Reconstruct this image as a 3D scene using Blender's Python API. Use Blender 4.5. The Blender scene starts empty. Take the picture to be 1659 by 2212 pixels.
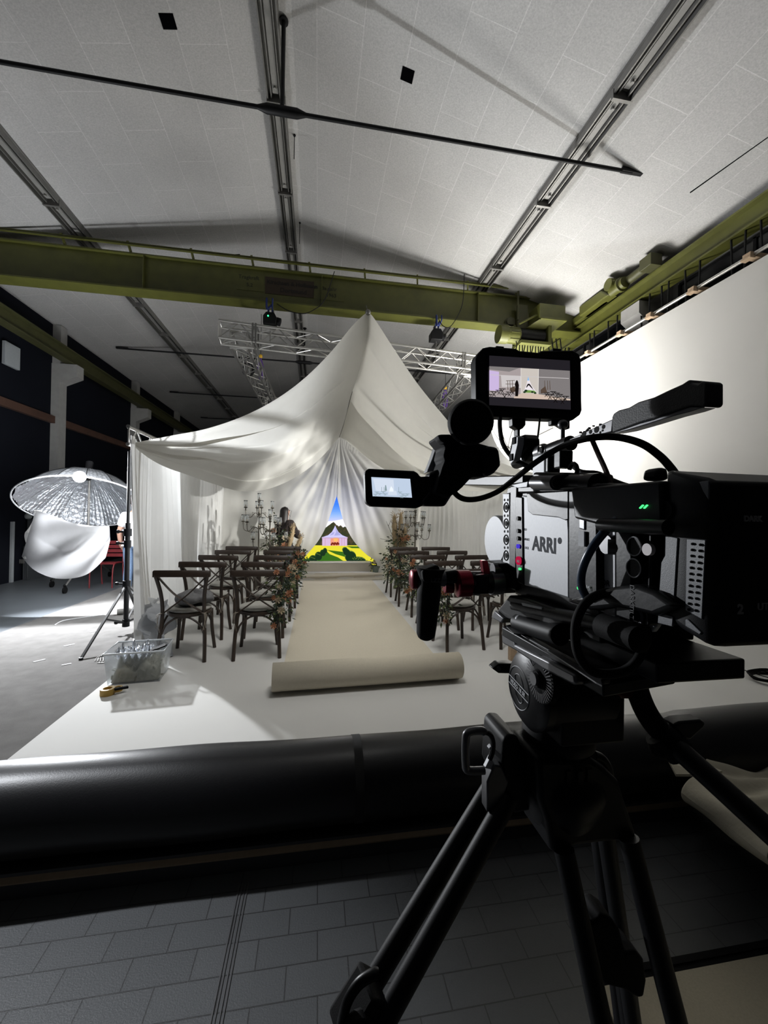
import bpy, bmesh, math, random
from mathutils import Vector as V, Matrix
from math import sin, cos, pi, radians as R
random.seed(7)
sc = bpy.context.scene
COL = sc.collection
# ------------------------------------------------------------ camera
FPX, H = 870.0, 1.5
_a = V((-143.5, 4, FPX)); _s = .0167
_u = (FPX*FPX + 4*(4+_s*143.5))/(143.5-4*_s)
_b = V((_u, 4+_s*(_u+143.5), FPX)); _a.normalize(); _b.normalize()
_c = -(_b.cross(_a)); _c = _c if _c.y < 0 else -_c       # world up seen in image axes
MW = Matrix((_b, _a, _c))                               # image axes (x right, y down, z forward) -> world
CAM = V((0, 0, H))
def P(x, y, X=None, Y=None, Z=None):
    """point of the place that stands on the given world plane along the line of sight of an image point"""
    d = MW @ V((x-829.5, y-1106, FPX))
    t = X/d.x if X is not None else (Y/d.y if Y is not None else (Z-H)/d.z)
    return CAM + d*t
cd = bpy.data.cameras.new('camera'); cam = bpy.data.objects.new('camera', cd); COL.objects.link(cam)
right, down, fwd = MW @ V((1,0,0)), MW @ V((0,1,0)), MW @ V((0,0,1))
rot = Matrix((right, -down, -fwd)).transposed()
cam.matrix_world = Matrix.Translation(CAM) @ rot.to_4x4()
cd.sensor_fit = 'VERTICAL'; cd.sensor_height = 36; cd.lens = FPX/2212*36; cd.clip_start = .02; cd.clip_end = 200
sc.camera = cam
sc.view_settings.view_transform = 'Standard'; sc.view_settings.look = 'None'
sc.view_settings.exposure = .5; sc.view_settings.gamma = 1; sc.view_settings.use_curve_mapping = False

# ------------------------------------------------------------ materials
MATS = {}
def lin(c): return tuple((x/12.92 if x <= .04045 else ((x+.055)/1.055)**2.4) for x in c)
def mat(name, col, rough=.6, metal=0., noise=.08, scale=30, bump=0., bscale=200, transl=0., emit=0., alpha=1., spec=.5, trans=0., sheen=0.):
    if name in MATS: return MATS[name]
    m = bpy.data.materials.new(name); m.use_nodes = True; nt = m.node_tree; n = nt.nodes; l = nt.links
    b = n['Principled BSDF']; out = n['Material Output']
    c = (*col, 1)
    g = n.new('ShaderNodeNewGeometry')
    if noise > 0:
        t = n.new('ShaderNodeTexNoise'); t.inputs['Scale'].default_value = scale; t.inputs['Detail'].default_value = 4
        l.new(g.outputs['Position'], t.inputs['Vector'])
        mx = n.new('ShaderNodeMix'); mx.data_type = 'RGBA'
        mx.inputs['A'].default_value = tuple(x*(1-noise*1.4) for x in col)+(1,); mx.inputs['B'].default_value = tuple(min(1, x*(1+noise)) for x in col)+(1,)
        l.new(t.outputs['Fac'], mx.inputs['Factor']); l.new(mx.outputs['Result'], b.inputs['Base Color'])
        csock = mx.outputs['Result']
    else:
        b.inputs['Base Color'].default_value = c; csock = None
    b.inputs['Roughness'].default_value = rough; b.inputs['Metallic'].default_value = metal
    b.inputs['Specular IOR Level'].default_value = spec
    if sheen: b.inputs['Sheen Weight'].default_value = sheen
    if bump:
        t2 = n.new('ShaderNodeTexNoise'); t2.inputs['Scale'].default_value = bscale; t2.inputs['Detail'].default_value = 3
        l.new(g.outputs['Position'], t2.inputs['Vector'])
        bp = n.new('ShaderNodeBump'); bp.inputs['Strength'].default_value = bump; bp.inputs['Distance'].default_value = .45/bscale
        l.new(t2.outputs['Fac'], bp.inputs['Height']); l.new(bp.outputs['Normal'], b.inputs['Normal'])
    if emit:
        b.inputs['Emission Color'].default_value = c; b.inputs['Emission Strength'].default_value = emit
        b.inputs['Specular IOR Level'].default_value = 0
        b.inputs['Base Color'].default_value = (0, 0, 0, 1)
        for lk in list(b.inputs['Base Color'].links): l.remove(lk)
    if trans: b.inputs['Transmission Weight'].default_value = trans; b.inputs['IOR'].default_value = 1.3
    if alpha < 1: b.inputs['Alpha'].default_value = alpha
    if transl:
        tr = n.new('ShaderNodeBsdfTranslucent'); ms = n.new('ShaderNodeMixShader'); ms.inputs[0].default_value = transl
        if csock: l.new(csock, tr.inputs['Color'])
        else: tr.inputs['Color'].default_value = c
        l.new(b.outputs[0], ms.inputs[1]); l.new(tr.outputs[0], ms.inputs[2]); l.new(ms.outputs[0], out.inputs['Surface'])
    MATS[name] = m; return m
def emis(name, rgb, st=1.0):
    """lit pixels of a screen, colour given as seen (sRGB)"""
    return mat('screen '+name, lin(rgb), emit=st/2**.5, noise=0)

def brick_mat(name, c1, c2, mortar, bw, rh, ms, ox, oy, along_y=False, offset=.5, rough=.6, bump=.3, speck=0, sscale=60, smooth=.1, spec=.5):
    m = bpy.data.materials.new(name); m.use_nodes = True; nt = m.node_tree; n = nt.nodes; l = nt.links; b = n['Principled BSDF']
    g = n.new('ShaderNodeNewGeometry'); s = n.new('ShaderNodeSeparateXYZ'); cb = n.new('ShaderNodeCombineXYZ')
    l.new(g.outputs['Position'], s.inputs[0])
    ax = n.new('ShaderNodeMath'); ax.operation = 'ADD'; ax.inputs[1].default_value = ox
    ay = n.new('ShaderNodeMath'); ay.operation = 'ADD'; ay.inputs[1].default_value = oy
    l.new(s.outputs['X'], ax.inputs[0]); l.new(s.outputs['Y'], ay.inputs[0])
    l.new(ax.outputs[0], cb.inputs[1 if along_y else 0]); l.new(ay.outputs[0], cb.inputs[0 if along_y else 1])
    br = n.new('ShaderNodeTexBrick'); l.new(cb.outputs[0], br.inputs['Vector'])
    br.inputs['Scale'].default_value = 1; br.inputs['Brick Width'].default_value = bw; br.inputs['Row Height'].default_value = rh
    br.inputs['Mortar Size'].default_value = ms; br.inputs['Mortar Smooth'].default_value = smooth; br.offset = offset
    for k, c in (('Color1', c1), ('Color2', c2), ('Mortar', mortar)): br.inputs[k].default_value = (*c, 1)
    t = n.new('ShaderNodeTexNoise'); t.inputs['Scale'].default_value = sscale; t.inputs['Detail'].default_value = 5; t.inputs['Roughness'].default_value = .7
    l.new(g.outputs['Position'], t.inputs['Vector'])
    r = n.new('ShaderNodeMapRange'); r.inputs['From Min'].default_value = .35; r.inputs['From Max'].default_value = .65
    r.inputs['To Min'].default_value = 1-speck; r.inputs['To Max'].default_value = 1
    l.new(t.outputs['Fac'], r.inputs['Value'])
    t3 = n.new('ShaderNodeTexNoise'); t3.inputs['Scale'].default_value = .9; t3.inputs['Detail'].default_value = 3; l.new(g.outputs['Position'], t3.inputs['Vector'])
    r3 = n.new('ShaderNodeMapRange'); r3.inputs['To Min'].default_value = .82; r3.inputs['To Max'].default_value = 1.12; l.new(t3.outputs['Fac'], r3.inputs['Value'])
    mm = n.new('ShaderNodeMath'); mm.operation = 'MULTIPLY'; l.new(r.outputs[0], mm.inputs[0]); l.new(r3.outputs[0], mm.inputs[1])
    mx = n.new('ShaderNodeVectorMath'); mx.operation = 'SCALE'; l.new(br.outputs['Color'], mx.inputs[0]); l.new(mm.outputs[0], mx.inputs['Scale'])
    l.new(mx.outputs[0], b.inputs['Base Color'])
    bp = n.new('ShaderNodeBump'); bp.inputs['Strength'].default_value = bump; bp.inputs['Distance'].default_value = .004; bp.invert = True
    ad = n.new('ShaderNodeMath'); ad.operation = 'ADD'; l.new(br.outputs['Fac'], ad.inputs[0])
    sm = n.new('ShaderNodeMath'); sm.operation = 'MULTIPLY'; sm.inputs[1].default_value = .3; l.new(t.outputs['Fac'], sm.inputs[0]); l.new(sm.outputs[0], ad.inputs[1])
    l.new(ad.outputs[0], bp.inputs['Height']); l.new(bp.outputs['Normal'], b.inputs['Normal'])
    b.inputs['Roughness'].default_value = rough; b.inputs['Specular IOR Level'].default_value = spec
    return m

M_ceil = brick_mat('painted wood wool panels', (.50,.495,.485), (.475,.47,.46), (.60,.595,.585), 1.0, .5, .005, .1, .24, along_y=True, rough=.95, bump=.8, speck=.22, sscale=55, spec=.1)
M_tile = brick_mat('grey split floor tiles', (.070,.073,.076), (.063,.066,.069), (.026,.026,.027), .216, .106, .0022, .944+.108, -1.575+.106*20, rough=.42, bump=.9, speck=.12, sscale=160)
M_white = mat('white studio vinyl', (.55,.55,.53), .75, noise=.04, scale=3, bump=.15, bscale=120)
M_cyc = mat('white painted cyclorama', (.63,.625,.605), .85, noise=.04, scale=1.2, spec=.2)
M_greycar = mat('grey felt carpet', (.16,.155,.15), 1, noise=.22, scale=7, bump=1., bscale=260, spec=.1)
M_hallfl = mat('smooth grey hall floor', (.10,.11,.12), .38, noise=.12, scale=3)
M_dark = mat('dark navy wall paint', (.006,.007,.011), .9, noise=.2, scale=2, spec=.1)
M_conc = mat('pale concrete', (.30,.295,.285), .9, noise=.12, scale=8, bump=.3)
M_aisle = mat('cream carpet', (.60,.55,.445), .98, noise=.06, scale=60, bump=.5, bscale=500, spec=.1)
M_fab = mat('white tent muslin', (.76,.75,.71), .9, noise=.03, scale=6, transl=.36, spec=.1)
M_fab2 = mat('sheer white drape', (.78,.78,.765), .9, noise=.03, scale=6, transl=.16, spec=.1)
M_side = mat('white pleated side curtain', (.78,.78,.765), .9, noise=.03, scale=6, transl=.045, spec=.1)
M_wood = mat('dark stained elm', (.040,.026,.018), .45, noise=.35, scale=25, bump=.2, bscale=90)
M_cush = mat('grey linen cushion', (.40,.39,.36), .95, noise=.1, scale=80, bump=.3, bscale=400, spec=.1)
M_ribbon = mat('beige ribbon', (.25,.22,.18), .8)
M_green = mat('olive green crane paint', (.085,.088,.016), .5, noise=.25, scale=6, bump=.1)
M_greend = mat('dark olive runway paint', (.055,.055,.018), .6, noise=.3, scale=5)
M_alu = mat('brushed aluminium tube', (.52,.51,.49), .32, metal=.85, noise=.06)
M_steel = mat('grey galvanised steel', (.20,.195,.185), .45, metal=.5, noise=.15, scale=12)
M_blackst = mat('black painted steel', (.008,.008,.009), .5, spec=.25, noise=.2)
M_vinylb = mat('black glossy dance vinyl', (.007,.007,.008), .38, spec=.35, noise=.15, scale=40, bump=.12, bscale=160)
M_cam = mat('black anodised camera metal', (.0032,.0034,.0042), .40, noise=.2, scale=60, bump=.05, spec=.22)
M_rub = mat('matt black rubber', (.0032,.0032,.0036), .75, spec=.15, noise=.2, scale=80, bump=.3, bscale=700)
M_plas = mat('black textured plastic', (.0035,.0038,.005), .5, spec=.2, noise=.25, scale=400, bump=.5, bscale=1500)
M_silver = mat('grey satin camera panel', (.45,.46,.48), .5, metal=.1, noise=.07, scale=300, bump=.25, bscale=1500)
M_graym = mat('grey machined aluminium', (.13,.13,.135), .38, metal=.6, noise=.1, scale=100)
M_chrome = mat('polished steel', (.45,.45,.45), .2, metal=1, noise=0)
M_red = mat('red anodised aluminium', (.20,.004,.018), .28, metal=.75, noise=.05)
M_blue = mat('blue cable jacket', (.010,.03,.065), .35, noise=.1)
M_foil = mat('silver reflector foil', (.72,.75,.80), .3, metal=.85, noise=.05, scale=12, bump=.8, bscale=14)
M_pale = mat('pale wood', (.50,.36,.24), .7, noise=.15, scale=30)
M_leaf = mat('eucalyptus leaf', (.035,.055,.035), .6, noise=.35, scale=25, transl=.2)
M_leaf2 = mat('fresh green leaf', (.10,.13,.045), .6, noise=.35, scale=25, transl=.25)
M_peach = mat('peach rose petal', (.55,.27,.15), .7, noise=.15, scale=40, transl=.2)
M_cream = mat('cream petal', (.62,.52,.38), .7, noise=.12, scale=40, transl=.2)
M_pamp = mat('dry pampas plume', (.42,.32,.19), .95, noise=.25, scale=70, bump=1, bscale=150, transl=.15)
M_twig = mat('dark twig bark', (.035,.022,.016), .85, noise=.3)
M_glass = mat('clear glass', (.9,.92,.93), .05, noise=0, trans=.92)
M_candl = mat('antique silver', (.16,.145,.12), .35, metal=.8, noise=.2, scale=40)
M_clear = mat('clear polypropylene', (.80,.84,.87), .12, noise=0, trans=.85, alpha=.55)
M_skin = mat('skin', (.38,.22,.16), .55, noise=.05)
M_hair = mat('dark brown hair', (.010,.006,.005), .5, noise=.3, scale=90)
M_knit = mat('dark brown jumper', (.014,.009,.009), .9, noise=.25, scale=80)
M_jean = mat('blue denim', (.055,.09,.16), .85, noise=.25, scale=70)
M_tee = mat('white cotton t-shirt', (.62,.63,.65), .9, noise=.05)

# ------------------------------------------------------------ mesh builder
def basis(d):
    d = V(d).normalized(); a = V((0,0,1)) if abs(d.z) < .9 else V((1,0,0))
    u = d.cross(a).normalized(); return u, d.cross(u).normalized()
class B:
    def __init__(s): s.v = []; s.f = []; s.m = []
    def add(s, vs, fs, mi=0):
        o = len(s.v); s.v += [V(p) for p in vs]; s.f += [tuple(i+o for i in f) for f in fs]; s.m += [mi]*len(fs); return s
    def box(s, a, b, mi=0, mt=None):
        x0,y0,z0 = a; x1,y1,z1 = b
        vs = [V(p) for p in ((x0,y0,z0),(x1,y0,z0),(x1,y1,z0),(x0,y1,z0),(x0,y0,z1),(x1,y0,z1),(x1,y1,z1),(x0,y1,z1))]
        if mt is not None: vs = [mt @ p for p in vs]
        return s.add(vs, [(0,3,2,1),(4,5,6,7),(0,1,5,4),(1,2,6,5),(2,3,7,6),(3,0,4,7)], mi)
    def cbox(s, c, d, mi=0, mt=None):
        c = V(c); d = V(d)/2; return s.box(c-d, c+d, mi, mt)
    def bar(s, a, b, w, t, mi=0, up=None):
        a = V(a); b = V(b); d = (b-a).normalized(); up = V(up) if up else (V((0,0,1)) if abs(d.z) < .95 else V((0,1,0)))
        x = d.cross(up).normalized(); y = x.cross(d).normalized(); vs = []
        for p in (a, b):
            for i, j in ((-1,-1),(1,-1),(1,1),(-1,1)): vs.append(p + x*(w/2*i) + y*(t/2*j))
        return s.add(vs, [(3,2,1,0),(4,5,6,7),(0,1,5,4),(1,2,6,5),(2,3,7,6),(3,0,4,7)], mi)
    def tube(s, pts, r, n=8, mi=0, closed=False, flat=1.):
        pts = [V(p) for p in pts]; k = len(pts); rs = r if isinstance(r, (list, tuple)) else [r]*k
        tan = []
        for i in range(k):
            a = pts[i-1] if (i > 0 or closed) else pts[0]; b = pts[(i+1) % k] if (i < k-1 or closed) else pts[-1]
            t = (b-a); tan.append(t.normalized() if t.length > 1e-9 else V((0,0,1)))
        u, w = basis(tan[0]); vs = []
        for i in range(k):
            u = (u - tan[i]*u.dot(tan[i])); u = u.normalized() if u.length > 1e-6 else basis(tan[i])[0]; w = tan[i].cross(u)
            for j in range(n):
                an = 2*pi*j/n; vs.append(pts[i] + u*(cos(an)*rs[i]) + w*(sin(an)*rs[i]*flat))
        fs = []
        for i in range(k if closed else k-1):
            for j in range(n):
                a = i*n+j; b = i*n+(j+1) % n; c = ((i+1) % k)*n+(j+1) % n; d = ((i+1) % k)*n+j; fs.append((a,b,c,d))
        if not closed: fs.append(tuple(range(n-1,-1,-1))); fs.append(tuple((k-1)*n+j for j in range(n)))
        return s.add(vs, fs, mi)
    def lathe(s, prof, o=(0,0,0), ax=(0,0,1), n=20, mi=0, cap=True):
        o = V(o); ax = V(ax).normalized(); u, w = basis(ax); vs = []
        for r, h in prof:
            for j in range(n): an = 2*pi*j/n; vs.append(o + ax*h + u*(cos(an)*r) + w*(sin(an)*r))
        fs = [(i*n+j, i*n+(j+1) % n, (i+1)*n+(j+1) % n, (i+1)*n+j) for i in range(len(prof)-1) for j in range(n)]
        if cap: fs.append(tuple(range(n-1,-1,-1))); fs.append(tuple((len(prof)-1)*n+j for j in range(n)))
        return s.add(vs, fs, mi)
    def cyl(s, a, b, r, n=16, mi=0):
        a = V(a); b = V(b); return s.lathe([(r,0),(r,(b-a).length)], a, b-a, n, mi)
    def ball(s, c, r, n=12, mi=0, sc_=(1,1,1)):
        c = V(c); vs = []; k = n//2
        for i in range(1, k):
            th = pi*i/k
            for j in range(n): an = 2*pi*j/n; vs.append(c + V((r*sin(th)*cos(an)*sc_[0], r*sin(th)*sin(an)*sc_[1], r*cos(th)*sc_[2])))
        vs += [c+V((0,0,r*sc_[2])), c-V((0,0,r*sc_[2]))]; t = len(vs)
        fs = [(i*n+j, (i+1)*n+j, (i+1)*n+(j+1) % n, i*n+(j+1) % n) for i in range(k-2) for j in range(n)]
        fs += [(t-2, j, (j+1) % n) for j in range(n)] + [(t-1, (k-2)*n+(j+1) % n, (k-2)*n+j) for j in range(n)]
        return s.add(vs, fs, mi)
    def prism(s, pts, vec, mi=0):
        pts = [V(p) for p in pts]; k = len(pts); vec = V(vec)
        return s.add(pts+[p+vec for p in pts], [tuple(range(k)), tuple(range(2*k-1,k-1,-1))]+[(i,i+k,(i+1) % k+k,(i+1) % k) for i in range(k)], mi)
    def grid(s, fn, nu, nv, mi=0):
        vs = [fn(i/nu, j/nv) for i in range(nu+1) for j in range(nv+1)]
        return s.add(vs, [(i*(nv+1)+j, (i+1)*(nv+1)+j, (i+1)*(nv+1)+j+1, i*(nv+1)+j+1) for i in range(nu) for j in range(nv)], mi)
    def poly(s, pts, mi=0): return s.add(pts, [tuple(range(len(pts)))], mi)
    def build(s, name, mats, parent=None, smooth=True, ang=.7, bevel=0, loc=None, seg=2, recalc=True):
        me = bpy.data.meshes.new(name); off = V(loc) if loc is not None else V((0,0,0))
        me.from_pydata([p-off for p in s.v], [], s.f)
        if not isinstance(mats, (list, tuple)): mats = [mats]
        for m in mats: me.materials.append(m)
        if any(s.m): me.polygons.foreach_set('material_index', s.m)
        if recalc:
            bm = bmesh.new(); bm.from_mesh(me); bmesh.ops.recalc_face_normals(bm, faces=bm.faces); bm.to_mesh(me); bm.free()
        if smooth:
            me.polygons.foreach_set('use_smooth', [True]*len(me.polygons)); me.set_sharp_from_angle(angle=ang)
        o = bpy.data.objects.new(name, me); COL.objects.link(o); o.location = off
        if parent is not None:
            o.parent = parent; o.matrix_parent_inverse = PINV(parent)
        if bevel:
            md = o.modifiers.new('bevel', 'BEVEL'); md.width = bevel; md.segments = seg; md.limit_method = 'ANGLE'; md.angle_limit = .6
        return o
def wm(o):
    m = Matrix.LocRotScale(o.location, o.rotation_euler, o.scale)
    return m if o.parent is None else wm(o.parent) @ o.matrix_parent_inverse @ m
def PINV(p): return wm(p).inverted()
def thing(name, label, cat, loc=(0,0,0), group=None):
    o = bpy.data.objects.new(name, None); COL.objects.link(o); o.location = loc; o.empty_display_size = .1
    return tag(o, label, cat, group)
def tag(o, label, cat, group=None, kind=None):
    o['label'] = label; o['category'] = cat
    if group: o['group'] = group
    if kind: o['kind'] = kind
    return o
def struct(o): o['kind'] = 'structure'; return o
def clone(o, parent=None):
    c = o.copy(); COL.objects.link(c)
    if parent is not None: c.parent = parent
    for ch in list(o.children): clone(ch, c)
    return c
def sm(pts, n=6, closed=False):
    pts = [V(p) for p in pts]; k = len(pts); out = []
    for i in range(k if closed else k-1):
        g = (lambda q: pts[q % k]) if closed else (lambda q: pts[max(0, min(k-1, q))])
        p0, p1, p2, p3 = g(i-1), g(i), g(i+1), g(i+2)
        for t in range(n):
            t /= n; out.append(.5*((2*p1)+(p2-p0)*t+(2*p0-5*p1+4*p2-p3)*t*t+(3*p1-p0-3*p2+p3)*t*t*t))
    if not closed: out.append(pts[-1])
    return out
def at(curve, t):
    t = max(0, min(1, t))*(len(curve)-1); i = min(int(t), len(curve)-2); return curve[i].lerp(curve[i+1], t-i)
def lettering(txt, o, xd, yd, size, m, parent, name='lettering', depth=.0004, bold=0., shear=0, align='LEFT'):
    cu = bpy.data.curves.new(name, 'FONT'); cu.body = txt; cu.size = size; cu.extrude = depth; cu.offset = bold; cu.shear = shear; cu.align_x = align
    cu.resolution_u = 3
    ob = bpy.data.objects.new('tmp', cu); COL.objects.link(ob)
    dg = bpy.context.evaluated_depsgraph_get(); me = bpy.data.meshes.new_from_object(ob.evaluated_get(dg)); bpy.data.objects.remove(ob)
    xd = V(xd).normalized(); yd = V(yd); zd = xd.cross(yd).normalized(); yd = zd.cross(xd)
    me.transform(Matrix.Translation(V(o)) @ Matrix((xd, yd, zd)).transposed().to_4x4())
    me.name = name; me.materials.clear(); me.materials.append(m)
    q = bpy.data.objects.new(name, me); COL.objects.link(q); q.parent = parent; q.matrix_parent_inverse = PINV(parent); return q
# ============================================================ the hall
RZ, RX, SL = 6.9, -.45, .235          # ridge height, ridge x, slope of the ceiling
SLL = .195                             # gentler slope on the left side
def cz(x): return RZ - (SL if x > RX else SLL)*max(0, abs(x-RX)-.08)
b = B()
for x0, x1 in ((-6.3, RX-.08), (RX-.08, RX+.08), (RX+.08, 6.3)):
    b.prism([(x0,-3,cz(x0)),(x1,-3,cz(x1)),(x1,-3,cz(x1)+.1),(x0,-3,cz(x0)+.1)], (0,29,0))
struct(b.build('ceiling', M_ceil, smooth=False))
b = B().box((-6.3,-3,-.2), (6.3,1.89,-.1)); fl = struct(b.build('floor', M_tile, smooth=False))
b = B().box((-6.3,1.89,-.2), (6.3,26,0)); struct(b.build('floor', M_hallfl, smooth=False))
b = B().box((-6.25,-3,-.2), (-6.15,26,5.95)); wl = struct(b.build('wall_left', M_dark, smooth=False))
b = B().box((5.75,-3,-.2), (5.85,26,5.62)); wr = struct(b.build('wall_right', M_conc, smooth=False))
b = B().box((-6.3,25.9,-.2), (6.3,26,7)); struct(b.build('wall_back', M_dark, smooth=False))
b = B().box((-6.3,-3,-.2), (6.3,-2.9,7)); struct(b.build('wall_front', M_dark, smooth=False))
# windows band high in the right wall
M_win = mat('dark blacked out window', (.006,.007,.009), .25, noise=.2)
for k, (y0, y1) in enumerate(((-2.6,1.6),(2.2,5.6),(6.3,9.6),(10.3,13.6),(14.3,17.6),(18.3,24))):
    b = B().box((5.69,y0,4.0), (5.75,y1,5.28)); w = struct(b.build('window_%d' % (k+1), M_win, smooth=False))
    b = B()
    for z in (4.0, 4.64, 5.28): b.box((5.67,y0,z-.02), (5.69,y1,z+.02))
    n = int((y1-y0)/1.1)
    for i in range(n+1): y = y0+(y1-y0)*i/n; b.box((5.67,y-.02,4.0), (5.69,y+.02,5.28))
    b.build('window_frame', M_blackst, w, smooth=False)
tn = 0
def trim(bb, m, **k):
    global tn; tn += 1; return struct(bb.build('trim_%d' % tn, m, **k))
for y in (-1.9, 1.9, 5.95, 9.95, 13.95, 17.95, 21.95):       # right wall columns with crane corbels
    b = B().box((5.40,y-.2,-.2), (5.75,y+.2,5.05)).prism([(5.40,y-.2,5.05),(5.40,y-.2,4.6),(5.08,y-.2,4.85),(5.08,y-.2,5.05)], (0,.4,0)).box((5.5,y-.16,5.05), (5.75,y+.16,5.6))
    trim(b, M_conc, smooth=False)
for y in (2.6, 6.6, 10.6, 14.6, 18.6, 22.6):
    b = B().box((-6.15,y-.14,-.2), (-5.98,y+.14,4.9)).prism([(-5.98,y-.14,4.9),(-5.98,y-.14,4.45),(-5.62,y-.14,4.62),(-5.62,y-.14,4.9)], (0,.28,0)).box((-6.15,y-.12,4.9), (-5.98,y+.12,5.8))
    trim(b, M_conc, smooth=False)
# crane runway girders
def ibeam(b, x, y0, y1, z0, z1, w):
    b.box((x-w/2,y0,z0), (x+w/2,y1,z0+.025)); b.box((x-w/2,y0,z1-.025), (x+w/2,y1,z1)); b.box((x-.012,y0,z0+.025), (x+.012,y1,z1-.025))
    b.box((x-.03,y0,z1), (x+.03,y1,z1+.05))
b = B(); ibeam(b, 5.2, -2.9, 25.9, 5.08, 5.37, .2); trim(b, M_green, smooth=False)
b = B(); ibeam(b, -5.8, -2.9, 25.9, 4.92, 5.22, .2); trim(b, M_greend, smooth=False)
M_brown = mat('rusty brown painted rail', (.075,.035,.022), .8, noise=.3, scale=4)
b = B().box((-6.15,-2.9,3.5), (-6.05,25.9,3.66)); trim(b, M_brown, smooth=False)
# loose panel seam on the ceiling near the right wall
# ---- fluorescent light trunking
def trunk(x, label, y0=-2.8, y1=25.8):
    z = cz(x); t = thing('light_trunking', label, 'light rail', (x,0,z), 'light trunking rails under the ceiling')
    s = -SL if x > RX+.1 else (SLL if x < RX-.5 else 0)
    b = B()
    for dx, w, dz in ((-.10,.016,.075),(.10,.016,.075),(-.055,.014,.055),(.055,.014,.055)):
        b.box((x+dx-w/2,y0,z-dz-.03+s*dx), (x+dx+w/2,y1,z-.012+s*dx))
    b.prism([(x-.115,y0,z-.03-s*.115),(x+.115,y0,z-.03+s*.115),(x+.115,y0,z+.03+s*.115),(x-.115,y0,z+.03-s*.115)], (0,y1-y0,0))
    b.build('rail', M_steel, t, smooth=False)
    M_rf = mat('reflector strip enamel', (.26,.255,.24), .4, noise=.1)
    y = y0+.6
    while y < y1-1.5:
        c = B().box((x-.035,y+.06,z-.062), (x+.035,y+1.44,z-.03))
        for yy in (y+.14, y+1.36): c.cyl((x,yy,z-.09), (x,yy,z-.06), .02, 10)
        c.build('lamp_holder_strip', M_rf, t, smooth=False)
        c = B().box((x-.115,y-.015,z-.13), (x+.115,y+.02,z-.03)); c.build('joint_bracket', M_steel, t, smooth=False)
        y += 1.5
    return t
trunk(-.62, 'steel light rail running along the ridge of the ceiling, middle of the three rails')
trunk(3.12, 'steel light rail on the ceiling slope towards the white cyclorama wall')
trunk(-4.05, 'steel light rail on the ceiling slope towards the dark left wall')
# ---- tie rods
def tierod(y, x0, x1, z, label):
    t = thing('tie_rod', label, 'tie rod', (x0,y,z), 'black tie rods across the hall')
    B().cyl((x0,y,z), (x1,y,z), .022, 10).build('rod', M_blackst, t)
    b = B().lathe([(.022,0),(.05,.1),(.05,.42),(.022,.52)], (-.72,y,z), (1,0,0), 12); b.build('turnbuckle', M_blackst, t)
    b = B().cyl((-.46,y,z), (-.46,y,RZ), .024, 10).lathe([(.05,0),(.05,.02)], (-.46,y,RZ-.03), (0,0,1), 12); b.build('hanger', M_blackst, t)
    b = B()
    for x in (x0, x1): b.cbox((x,y,z+.01), (.3,.05,.05))
    b.build('end_plate', M_blackst, t)
tierod(4.5, -5.3, 3.85, 5.89, 'black tie rod nearest the viewer, crossing in front of all three light rails')
tierod(11.9, -5.3, 3.85, 5.89, 'black tie rod behind the crane bridge, passing above the truss frame')
tierod(15.9, -5.3, 3.85, 5.89, 'black tie rod further back, ending above the left curve of the tent roof')
tierod(19.9, -5.3, 3.85, 5.89, 'farthest black tie rod deep in the dark end of the hall')
# thin ceiling wires beside the ridge
for k, (y, l) in enumerate(((5.85,.35),(7.6,.4))):
    o = B().cyl((-.42,y,RZ), (-.42,y,RZ-l), .006, 6).ball((-.42,y,RZ-.01), .02, 8).build('ceiling_wire', M_blackst)
    tag(o, ('thin wire hanging from the ceiling ridge in front of the crane bridge','thin wire hanging from the ceiling ridge just above the crane bridge')[k], 'wire')
# square openings
M_hole = mat('unlit opening', (.002,.002,.0025), .9, noise=0, spec=0)
for (px, py, lab) in ((363,46,'dark square ceiling opening at the upper left of the ceiling'), (880,162,'dark square ceiling opening just right of the middle rail'), (513,551,'small dark ceiling slot seen above the crane bridge')):
    d = P(px, py, Y=1) - CAM
    s = 1 if px > 600 else -1; sl = SL if s > 0 else SLL                              # ceiling plane z = RZ - SL*(s*(x-RX)-.08)
    t_ = (RZ+sl*.08 + sl*s*RX - H)/(d.z + sl*s*d.x); c = CAM + d*t_
    w = .07 if py < 500 else .05
    hh = .07 if py < 500 else .03
    o = B().prism([(c.x-w,c.y-hh,c.z-.006+sl*s*w),(c.x+w,c.y-hh,c.z-.006-sl*s*w),(c.x+w,c.y+hh,c.z-.006-sl*s*w),(c.x-w,c.y+hh,c.z-.006+sl*s*w)], (0,0,.03)).build('ceiling_opening', M_hole, smooth=False)
    tag(o, lab, 'opening')
# stained ceiling patches
M_stain = mat('water stained panel', (.36,.34,.26), .95, noise=.3, scale=14, spec=.1)
for pts, lab in ((((1268,318),(1290,259),(1318,270),(1287,322)), 'brown water stain on the ceiling right of the right-hand light rail'),):
    q = []
    for px, py in pts:
        d = P(px, py, Y=1)-CAM; t_ = (RZ+SL*.08+SL*RX-H)/(d.z+SL*d.x); q.append(CAM+d*t_-V((0,0,.004)))
    tag(B().prism(q, (0,0,.003)).build('ceiling_stain', M_stain, smooth=False), lab, 'stain')
# dark open panel seam
q = []
for px, py in ((1490,415),(1659,295),(1659,297),(1491,417)):
    d = P(px, py, Y=1)-CAM; t_ = (RZ+SL*.08+SL*RX-H)/(d.z+SL*d.x); q.append(CAM+d*t_-V((0,0,.004)))
trim(B().prism(q, (0,0,.003)), M_hole, smooth=False)

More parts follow.
